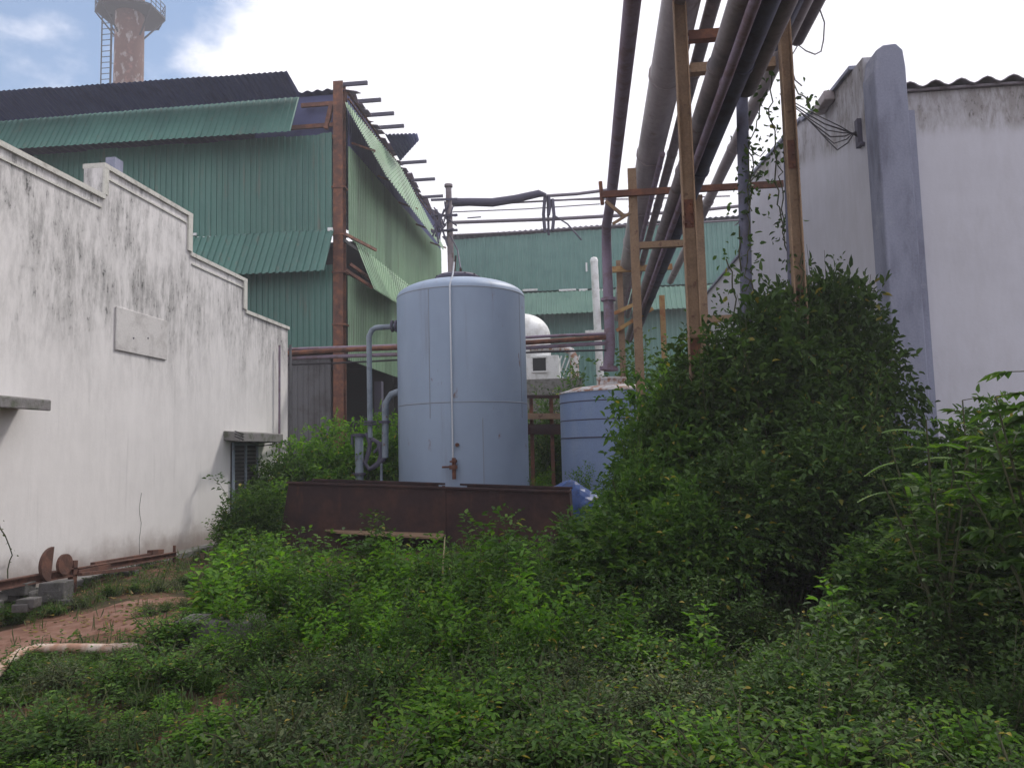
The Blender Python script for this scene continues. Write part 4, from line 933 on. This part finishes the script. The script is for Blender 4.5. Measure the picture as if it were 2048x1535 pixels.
proto('shrubC', 8, 2.0, .9, 18, 18, .095, .048, .42, 6, m_leaf, bare=.05, stemr=.009, ntw=3)
proto('bushC', 31, 1.3, .85, 22, 16, .07, .034, .34, 5, m_leafd, bare=.04, stemr=.007, ntw=3)
proto('bushD', 32, 1.3, .85, 20, 16, .075, .038, .34, 5, m_leaf, bare=.04, stemr=.007, ntw=3)
proto('bushA', 9, 1.6, .9, 20, 15, .105, .056, .38, 5, m_leafb, bare=.05, stemr=.008, ntw=3)
proto('bushB', 10, 1.4, .8, 18, 14, .10, .05, .36, 5, m_leafd, bare=.05, stemr=.008, ntw=3)
PL['moundA'] = make_mound(51, 3.0, .95, 1500, 8, .105, .054, m_leafd, .34, 12)
PL['moundB'] = make_mound(52, 2.7, .95, 1350, 8, .095, .048, m_leafd, .32, 12)
PL['moundC'] = make_mound(53, 2.0, .85, 1000, 8, .09, .046, m_leaf, .3, 10)
PL['moundD'] = make_mound(54, 1.5, .85, 850, 8, .085, .042, m_leaf, .28, 8, .01)
PL['moundE'] = make_mound(55, 1.5, .85, 850, 8, .085, .042, m_leafb, .28, 8, .01)
cnt = 0
def plant(key, name, label, cat, x, y, sc=1.0, rz=None, sz=None, group=None, mat_=None):
    global cnt; cnt += 1
    rn = random.Random(cnt*7+1); o = thing(name, label, cat, (x, y, gh(x, y) if y < 18 else 0), group)
    o.rotation_euler = (0,0,rn.uniform(0,6.28) if rz is None else rz); o.scale = (sc, sc, sc if sz is None else sz)
    for nm, me in zip(('foliage','stem'), PL[key]):
        c = bpy.data.objects.new(nm, me); C.objects.link(c); c.parent = o
    return o
def pxp(px, py, Y): return at(px, py, Y=Y)
def height_at(px, py, Y): return at(px, py, Y=Y).z
H0 = {k: float(np.percentile(np.array([v.co.z for v in m[0].vertices]), 99.5)) for k, m in PL.items()}
H0_ = dict(weedA=1.0, weedB=.9, weedC=1.1, weedD=.75, weedE=.95, herbA=.45, herbB=.4, herbC=.48, shrubA=3.15, shrubB=2.85, shrubC=2.15, bushA=1.7, bushB=1.5)
def plant_top(key, name, label, cat, px, py, Y, wide=1.0, group=None):
    p = at(px, py, Y=Y); s_ = max(p.z, .15)/H0[key]
    return plant(key, name, label, cat, p.x, Y, s_*wide if wide else s_, sz=s_, group=group)
# tall dark shrubs on the right
for key, px, py, Y, wd, lab in (
    ('moundA',1650,560,8.7,.58,'tallest dark shrub, against the grey corner pillar of the white building'),
    ('moundA',1580,590,8.5,.68,'tall dark shrub wrapped around the right hand orange post'),
    ('moundB',1505,590,8.2,.72,'tall dark shrub in front of the dark drop pipe'),
    ('moundB',1440,650,8.6,.8,'dark shrub between the left orange post and the drop pipe'),
    ('moundB',1385,725,8.3,.7,'leafy shrub around the foot of the left orange post'),
    ('moundC',1325,745,9.2,.7,'mid green shrub leaning over the smaller blue tank'),
    ('moundC',1295,835,8.4,.7,'mid green shrub right of the rusty trough end'),
    ('shrubC',1225,950,9.4,.6,'low mid green shrub at the right end of the rusty trough'),
    ('moundB',1640,800,7.3,.9,'dark shrub in front of the tall ones, below the right orange post'),
    ('moundB',1480,860,7.0,.95,'dark rounded shrub at the centre of the overgrown thicket'),
    ('moundC',1390,960,6.7,.9,'dark shrub at the front left of the thicket'),
    ('shrubB',1735,850,8.3,.55,'dark shrub hugging the base of the grey pillar'),
    ('moundC',1275,910,7.6,.75,'mid green shrub bulging in front of the smaller blue tank'),
    ('moundC',1345,830,8.0,.8,'mid green shrub covering the foot of the slim middle orange post'),
    ('shrubB',1560,700,8.0,.9,'dark shrub between the drop pipe and the right hand orange post'),
    ('shrubB',1680,720,8.1,.6,'dark shrub crown just left of the grey pillar'),
    ('moundC',1850,930,7.4,.7,'rounded green shrub hiding the foot of the grey pillar'),
    ('moundC',1920,850,7.2,.8,'rounded green shrub standing against the white front wall'),
    ('moundC',2015,820,6.6,.85,'taller green shrub against the white front wall by the right edge'),
    ('moundD',1990,960,5.6,1.0,'green bush under the long fingered leaves at the right edge'),
    ('shrubA',1540,585,8.4,.45,'twiggy dark shrub poking out of the thicket top between the orange posts'),
    ('shrubA',1655,575,8.4,.4,'twiggy dark shrub poking out of the thicket top nearest the pillar'),
    ('shrubB',1420,660,8.2,.5,'twiggy dark shrub poking out on the left shoulder of the thicket'),
    ('moundD',1190,1010,7.6,1.1,'olive green bush at the left edge of the thicket near the trough'),
    ('moundD',1270,1000,7.0,1.2,'olive green bush in front of the smaller tank shrubs'),
    ('bushD',1130,1120,6.5,1.1,'olive green bush low beside the right end of the trough'),
    ('bushC',1230,1150,6.1,1.2,'dark bush in the middle distance before the thicket'),
    ('bushC',1400,1120,6.0,1.2,'dark bush at the foot of the central shrub'),
    ('moundD',1850,960,7.0,.8,'green bush in front of the foot of the grey pillar'),
    ('moundD',1960,880,7.2,1.1,'green bush against the white front wall near the right edge'),
    ('bushC',1330,1260,5.2,1.1,'dark bush nearest the camera left of the thicket core'),
    ('bushD',2060,1060,5.2,1.1,'green bush cut by the right edge of the picture'),
    ('bushD',1880,990,6.6,1.1,'dark low bush before the white front wall'),
    ('moundD',2020,940,6.2,1.1,'dark bush at the right edge below the palmate leaves'),
    ('moundD',1790,1060,6.0,1.1,'dark bush in front of the pillar shrub'),
    ('bushC',1950,1150,4.9,1.1,'dark bush in the lower right corner'),
    ('bushC',1760,1200,4.7,1.0,'dark bush left of the lower right corner bush'),
    ):
    plant_top(key, 'shrub', lab, 'shrub', px, py, Y, wd, 'dark shrubs of the thicket on the right')
for x_, y_, sc in ((3.1,10.6,.8),(2.2,10.8,.75),(1.6,11.5,.6)):
    plant('shrubB', 'shrub', 'dark shrub filling the back of the thicket beneath the pipe rack', 'shrub', x_, y_, sc, sz=sc*.9, group='dark shrubs at the back of the thicket')
# bushes by the left wall and behind the trough
for key, px, py, Y, wd, lab in (
    ('moundE',695,845,15.2,.8,'bright green bush behind the rusty trough, left of the inlet pipes'),
    ('moundE',615,872,15.0,.75,'bright green bush behind the trough nearest the wall corner'),
    ('moundE',785,828,15.9,.7,'bright green bush squeezed behind the inlet pipes and the big tank'),
    ('bushA',545,950,13.6,1.0,'green bush at the left end of the trough by the louvred window'),
    ('moundD',560,905,14.3,.8,'leafy bush between the limewashed wall corner and the trough end'),
    ('moundD',500,985,11.4,1.0,'fine leaved bush under the louvred window sill'),
    ('bushB',520,955,12.6,1.0,'dark green bush right below the louvred window'),
    ('bushA',455,1040,11.0,1.1,'green bush against the limewashed wall, left of the trough'),
    ('bushA',530,1060,9.8,1.0,'bright bush in front of the wall bushes'),
    ('bushA',1080,945,13.7,.5,'light green sprig bush at the right foot of the big blue tank'),
    ('bushA',1160,930,15.3,.5,'light green bush in front of the smaller blue tank'),
    ):
    plant_top(key, 'bush', lab, 'bush', px, py, Y, wd, None)
rn = random.Random(77)
# weeds crowding the trough
G1 = 'bright leafy weeds in front of the trough'
tops = [(440,1085,8.8),(480,1075,8.4),(530,1055,8.8),(590,1060,8.4),(640,1090,8.0),(700,1075,8.4),(742,1030,8.2),(790,1085,8.0),(840,1060,8.6),(900,1095,8.3),(960,1065,8.6),(1008,1000,8.9),(1050,1055,8.4),(1100,1050,9.0),(1140,1065,8.1),(1190,1040,8.0)]
tops += [(x_, 1105+18*math.sin(x_*.05), 7.5) for x_ in range(425, 1180, 48)] + [(x_, 1140+16*math.sin(x_*.07), 6.8) for x_ in range(430, 1180, 50)] + [(x_, 1190+20*math.sin(x_*.04), 6.1) for x_ in range(450, 1150, 56)]
tops = [t for k, t in enumerate(tops) if k % 9 != 4]
tops += [(x_, 1225+25*math.sin(x_*.045), 5.5) for x_ in range(440, 1240, 66)]
ks_ = ['weedA','weedB','weedC','weedB','weedA','weedE','weedC']
for i, (px, py, Y) in enumerate(tops):
    px += rn.uniform(-12, 12); plant_top(ks_[i % 7], 'weed', 'leafy green weed in the tall stand crowding the front of the rusty trough', 'weed', px, py+(0 if Y > 6.5 else -22)+rn.uniform(-22,26), Y, rn.uniform(.7,.95) if Y < 6.4 else rn.uniform(.8,1.05), G1)
for i, (px, py, Y) in enumerate(((455,1060,7.6),(505,1095,6.6),(560,1075,7.4),(610,1120,6.2),(660,1080,7.0),(735,1035,7.8),(700,1140,5.8),(790,1075,7.0),(860,1090,7.4),(915,1120,6.4),(955,1075,7.0),(1010,1005,7.8),(1040,1090,6.3),(1095,1070,7.3),(1150,1120,6.0),(1215,1085,6.6),(1260,1170,5.6),(820,1190,5.4),(980,1200,5.3),(560,1200,5.4),(1400,1180,5.2),(1240,1240,5.0),(1655,1140,5.0),(1700,1120,5.2),(1780,1200,4.7))):
    plant_top(['weedT','weedU'][i % 2], 'sapling', 'upright leafy sapling standing taller than the weeds around it', 'sapling', px, py, Y, 1.1, 'upright saplings among the weeds')
G2 = 'darker weeds of the middle foreground'
for i in range(44):
    Y = rn.uniform(5.2,6.5); px = rn.uniform(440,1500); t_ = 1535-0; top_ = 1215+rn.uniform(-30,50)+(6.7-Y)*40-(px > 1250)*60
    plant_top(['weedE','weedF','weedG','weedF'][i % 4], 'weed', 'darker green weed in the middle foreground below the tall stand', 'weed', px, top_, Y, rn.uniform(1.0,1.4), G2)
G3 = 'sprawling herbs of the near foreground'
for i in range(150):
    Y = 3.2+2.3*(i/150)+rn.uniform(-.1,.1); px = rn.uniform(-120,2150); p = at(px,1300,Y=Y); s_ = rn.uniform(.5,1.1)*(.42 if px < 440 and Y > 4.2 else 1)
    plant(['herbA','herbB','herbD','herbC','herbB','herbE','herbD'][i % 7], 'herb', 'small sprawling herb in the near foreground undergrowth', 'herb', p.x, Y, s_*1.2, sz=s_*(.75 if px < 500 else 1), group=G3)
for i, (px, py, Y) in enumerate(((60,1330,5.6),(150,1345,5.2),(250,1350,5.4),(340,1355,5.2),(110,1390,4.6),(230,1400,4.7),(20,1400,4.8),(330,1410,4.5),(420,1390,4.9),(400,1340,5.7))):
    plant_top(['weedF','weedG','weedF','weedA'][i % 4], 'weed', 'knee high weed in the left foreground below the dirt path', 'weed', px, py, Y, 1.3, 'knee high weeds in the left foreground')
G4 = 'low herbs along the dirt path'
for i, (px, py) in enumerate(((30,1235),(110,1222),(160,1210),(220,1195),(265,1188),(320,1180),(380,1172),(330,1230),(370,1222),(400,1215),(430,1225),(300,1240),(90,1330),(180,1335),(260,1330),(330,1320),(20,1370),(130,1385),(230,1400),(340,1390),(430,1345),(380,1250),(60,1210))):
    p = at(px,py,Z=0); s_ = rn.uniform(.35,.6) if py < 1300 else (rn.uniform(.3,.45) if py < 1350 and px < 300 else rn.uniform(.5,.9))
    plant(['herbC','herbA','herbB'][i % 3], 'herb', 'low herb growing beside the bare dirt path or white ground pipe', 'herb', p.x, p.y, s_*1.4, sz=s_*.9, group=G4)
G5 = 'rank weeds of the right foreground'
for i in range(22):
    Y = rn.uniform(3.9,5.4); px = rn.uniform(1700,2120) if i % 3 else rn.uniform(1400,1700); plant_top(['weedE','weedG','weedE','weedF'][i % 4], 'weed', 'rank dark weed in the right foreground in front of the thicket', 'weed', px, 1260+rn.uniform(-60,80), Y, rn.uniform(.8,1.1), G5)

def frond_plant(label, x, y, z, seed, stems, leafL, leafW, mat_, kind='pinnate', name='sapling'):
    rg = np.random.default_rng(seed); o = thing(name, label, 'sapling', (x, y, 0)); P = []; D = []; S = []; L = []; W_ = []; sb = MB()
    for (dx, dy, zt_, nf) in stems:
        top_ = np.array([dx, dy, zt_]); sb.tube([V(0,0,0), V(dx*.4,dy*.4,zt_*.6), V(dx,dy,zt_)], [.014,.010,.005], 6)
        for f in range(nf):
            a2 = f*2.4+rg.uniform(-.3,.3); t = 1-.5*(f/nf); q0 = np.array([dx*.4+(dx*.6)*(t-.5)*2*.5, dy*.4+dy*.3*(t-.5)*2, zt_*t]) if f else top_
            el_ = rg.uniform(-.1,.6); d = np.array([math.cos(a2)*math.cos(el_), math.sin(a2)*math.cos(el_), math.sin(el_)])
            if kind == 'pinnate':
                n_ = 14; ln = rg.uniform(.22,.34); side = unit(np.cross(d,[0,0,1])); pts = []
                for j in range(n_):
                    u_ = (j+1)/n_; q = q0+d*ln*u_+np.array([0,0,-.10*u_*u_]); pts.append(Vector(q))
                    for sg in (-1,1):
                        P.append(q); D.append(unit(side*sg+d*.35+np.array([0,0,-.1]))); S.append(d); L.append(leafL*(1-.4*abs(u_-.5))*rg.uniform(.85,1.1)); W_.append(leafW)
                sb.tube([Vector(q0)]+pts[::3]+[pts[-1]], .0022, 4, cap=False)
            else:
                ln = rg.uniform(.07,.17); q = q0+d*ln; sb.tube([Vector(q0), Vector(q)], .003, 4, cap=False); side = unit(np.cross(d,[0,0,1]))
                for j in range(7):
                    an = (j-3)*.48; dd = unit(d*math.cos(an)+side*math.sin(an)+np.array([0,0,-.28])); P.append(q); D.append(dd); S.append(np.cross(dd,[0,0,1])); L.append(leafL*(1-.12*abs(j-3))*rg.uniform(.9,1.1)); W_.append(leafW)
    me = leaves_to_mesh('foliage', P, D, S, L, W_, mat_); c = bpy.data.objects.new('foliage', me); C.objects.link(c); c.parent = o
    sb.build('stem', m_bark, o, loc=V(0,0,0)); o.location = (x, y, 0)
    return o
p = at(1850,810,Y=5.4)
frond_plant('bright yellow green feathery sapling in front of the grey pillar base', p.x, 5.4, 0, 3, [(0,0,p.z-.10,9),(.22,-.1,p.z-.28,9),(-.2,.1,p.z-.3,9),(.05,-.2,p.z-.5,9),(.35,0,p.z-.45,8),(-.35,-.1,p.z-.5,8)], .055, .022, m_leafb)
p = at(2040,720,Y=4.6)
frond_plant('cassava like sapling with long fingered leaves at the right edge', p.x+.05, 4.6, 0, 5, [(0,0,p.z+.02,12),(-.15,.1,p.z-.2,10),(.15,-.1,p.z-.15,10),(-.25,-.05,p.z-.42,12),(.1,.1,p.z-.5,12),(-.1,-.15,p.z-.65,12),(-.35,.1,p.z-.7,10)], .17, .052, m_leaf, 'palm')
p = at(1925,800,Y=5.6)
frond_plant('slender sapling with fingered leaves against the white front wall', p.x, 5.6, 0, 6, [(0,0,p.z,9),(.12,.1,p.z-.2,8),(-.12,0,p.z-.32,9),(.05,-.1,p.z-.4,9)], .12, .036, m_leafd, 'palm')
p = at(1870,985,Y=5.0)
frond_plant('mid green sapling of fingered leaves low in front of the white wall', p.x, 5.0, 0, 9, [(0,0,p.z,9),(.2,.1,p.z-.1,8),(-.2,0,p.z-.2,8),(.3,0,p.z-.3,9),(0,-.2,p.z-.35,9)], .11, .034, m_leaf, 'palm')
# dry stalk
p_ = [at(x,y,Y=7.4) for x,y in ((890,1072),(887,1130),(886,1190),(893,1250),(900,1300))]
tag(MB().tube(list(reversed([V(q.x,q.y-.03*i,q.z) for i, q in enumerate(p_)])), [.013,.012,.010,.009,.006], 6).build('dry_stalk', m_straw, loc=p_[-1]), 'single tall pale dry stalk standing before the rusty trough', 'stalk')
# vines on the rack
def vine(label, paths, seed, dens, leafL, mat_, jit=.08):
    rg = np.random.default_rng(seed); P = []; D = []; S = []; L = []; W_ = []; sb = MB()
    o = thing('vine', label, 'vine', tuple(paths[0][0]))
    for pts in paths:
        fine_ = []
        for a, b in zip(pts, pts[1:]):
            n_ = max(2, int((b-a).length/.08))
            for k in range(n_): fine_.append(a.lerp(b, k/n_)+V(*rg.normal(0,.02,3)))
        if len(fine_) < 2: continue
        sb.tube(fine_, .008, 4, cap=False)
        for q in fine_:
            for _ in range(rg.poisson(dens)):
                d = unit(np.array([rg.normal(), rg.normal(), -.6+rg.normal(0,.4)])); P.append(np.array(q)+rg.normal(0,jit,3)); D.append(d); S.append(rg.normal(0,1,3)); sc = rg.uniform(.6,1.2); L.append(leafL*sc); W_.append(leafL*.55*sc)
    me = leaves_to_mesh('foliage', np.array(P)-np.array(paths[0][0]), D, S, L, W_, mat_); c = bpy.data.objects.new('foliage', me); C.objects.link(c); c.parent = o
    sb.build('stem', m_bark, o); return o
def pth(Y, *xy): return [at(x, y, Y=Y) for x, y in xy]
vine('leafy vine hanging in loops from the overhead pipes beside the drop pipe', [pth(8.6,(1545,150),(1540,200),(1548,260),(1555,330),(1560,420),(1575,520)), pth(8.6,(1535,180),(1520,215),(1500,300),(1520,310),(1545,290)), pth(8.6,(1490,290),(1505,330),(1500,380),(1496,440)), pth(8.4,(1590,175),(1602,190),(1625,200),(1610,230)), pth(8.65,(1500,360),(1515,350),(1530,330)), pth(8.6,(1555,300),(1565,400),(1572,480),(1580,560)), pth(8.6,(1495,300),(1500,420),(1496,520),(1490,600))], 5, 2.6, .085, m_leafd)
vine('thicker vine climbing the dark drop pipe out of the thicket', [pth(8.65,(1492,640),(1486,560),(1482,500),(1478,440)), pth(8.6,(1470,640),(1462,560),(1455,500)), pth(8.65,(1500,640),(1505,580),(1500,520))], 6, 2.4, .085, m_leaf, .13)
vine('vine sprig clinging to the right side of the right orange post', [pth(8.2,(1600,620),(1604,560),(1606,490)), pth(8.2,(1596,640),(1585,600),(1590,560))], 7, 2.0, .085, m_leafd, .08)
vine('thin creeper climbing the limewashed wall at the left edge', [[at(x,y,X=XL+.05) for x, y in ((25,1150),(18,1110),(8,1075),(0,1040),(-15,1000))]], 8, 1.6, .035, m_leafg, .03)
# greenery behind
Yv = 23.5
for x_, py, lab in ((1075,790,'leafy shrub growing behind the big tank in front of the kiosk'), (1110,800,'yellow green shrub left of the smaller blue tank'), (1140,740,'shrub rising beside the rust stained white duct'), (1095,860,'low bush under the steel stand between the tanks')):
    Y_ = 24 if py < 800 else 19.4
    plant_top('shrubC', 'shrub', lab, 'shrub', x_, py, Y_, .62)
for x_, py, Y_, lab in ((1290,690,20.0,'green shrub behind the middle orange rack post'), (1350,700,19.0,'green shrub seen between the rack posts'), (1420,650,17.5,'green shrub near the white side wall beyond the rack'), (1320,745,16.0,'shrub in shade under the overhead pipes')):
    plant_top('shrubC', 'shrub', lab, 'shrub', x_, py, Y_, .75)

# ground cover: uncountable seedlings and grass
def cover():
    rg = np.random.default_rng(11); n = 16000
    y = 2.6+ (rg.random(n)**1.35)*11.0; x = (rg.random(n)*2-1)*(y*.85+1.2) - .1*y
    keep = (x > XL+.1) & (x < 3.5)
    pix = []
    P = []; D = []; S = []; L = []; W_ = []
    poly = [(q[0].x, q[0].y) for q in PP] + [(q[1].x, q[1].y) for q in reversed(PP)]
    def inpath(a, b):
        c = False; j = len(poly)-1
        for i in range(len(poly)):
            (xi, yi), (xj, yj) = poly[i], poly[j]
            if (yi > b) != (yj > b) and a < (xj-xi)*(b-yi)/(yj-yi)+xi: c = not c
            j = i
        return c or (-5.5 < a < -3.2 and abs(b-6.35) < .28)
    for a, b, kp in zip(x, y, keep):
        if not kp: continue
        nz = math.sin(a*1.9+b)*math.sin(b*1.3-a*.7)
        if inpath(a, b) and rg.random() < .93: continue
        if a < -2.2 and nz < -.1 and rg.random() < .5: continue
        z = gh(a, b); hgt = rg.uniform(.04,.26)*(1 if a > -2 else .55); tilt = rg.normal(0,.3,2)
        m = rg.integers(3, 7)
        for j in range(m):
            t = (j+1)/m; q = np.array([a+tilt[0]*hgt*t, b+tilt[1]*hgt*t, z+hgt*t]); an = rg.uniform(0,6.28); d = np.array([math.cos(an), math.sin(an), rg.uniform(-.2,.6)])
            P.append(q); D.append(d); S.append(np.cross(d, unit(np.array([rg.normal(0,.3), rg.normal(0,.3), 1])))); l_ = rg.uniform(.02,.055); L.append(l_); W_.append(l_*.55)
    me = leaves_to_mesh('ground_cover', P, D, S, L, W_, m_leaf); o = bpy.data.objects.new('ground_cover', me); C.objects.link(o)
    tag(o, 'low seedlings and creepers covering the soil everywhere', 'ground cover', kind='stuff')
    # grass blades
    P = []; D = []; S = []; L = []; W_ = []
    for a, b, kp in zip(x[::2]+.07, y[::2]-.05, keep[::2]):
        if not kp or (inpath(a, b) and rg.random() < .9): continue
        for j in range(rg.integers(2, 6)):
            an = rg.uniform(0,6.28); d = np.array([math.cos(an)*.5, math.sin(an)*.5, 1]); P.append(np.array([a, b, gh(a, b)])+np.append(rg.normal(0,.03,2), 0)); D.append(d); S.append(np.array([-math.sin(an), math.cos(an), 0])); L.append(rg.uniform(.08,.3)*(1 if a > -2 else .6)); W_.append(rg.uniform(.004,.009))
    me = leaves_to_mesh('grass', P, D, S, L, W_, m_leafg, .1); o = bpy.data.objects.new('grass', me); C.objects.link(o)
    tag(o, 'thin grass blades sprinkled between the herbs and seedlings', 'grass', kind='stuff')
    n = 1500; y = 3+rg.random(n)*6; x = -(rg.random(n))*y*.8
    P = np.stack([x, y, np.array([gh(a, b)+.025 for a, b in zip(x, y)])], 1); an = rg.uniform(0,6.28,n); D = np.stack([np.cos(an), np.sin(an), rg.normal(0,.15,n)], 1); S = np.stack([-np.sin(an), np.cos(an), rg.normal(0,.3,n)], 1); l_ = rg.uniform(.03,.08,n)
    me = leaves_to_mesh('leaf_litter', P, D, S, l_, l_*.5, m_dry, .2); o = bpy.data.objects.new('leaf_litter', me); C.objects.link(o)
    tag(o, 'dry fallen leaves strewn over the red soil', 'leaf litter', kind='stuff')
cover()
hz = MB().box((-119,-59,-1.0), (119,149,47)); ho = hz.build('haze', bpy.data.materials.new('air')); tag(ho, 'thin added haze standing in for lens glare in the yard', 'haze', kind='stuff')
am = ho.data.materials[0]; am.use_nodes = True; an = am.node_tree.nodes; an.clear(); ao = an.new('ShaderNodeOutputMaterial'); av = an.new('ShaderNodeVolumePrincipled')
av.inputs['Color'].default_value = (.93, .93, 1, 1); av.inputs['Density'].default_value = .0026; av.inputs['Anisotropy'].default_value = .3; am.node_tree.links.new(av.outputs[0], ao.inputs['Volume'])  # scatter volume added to lift dark tones like veiling glare
for o in bpy.data.objects:
    if '_w' in o: del o['_w']
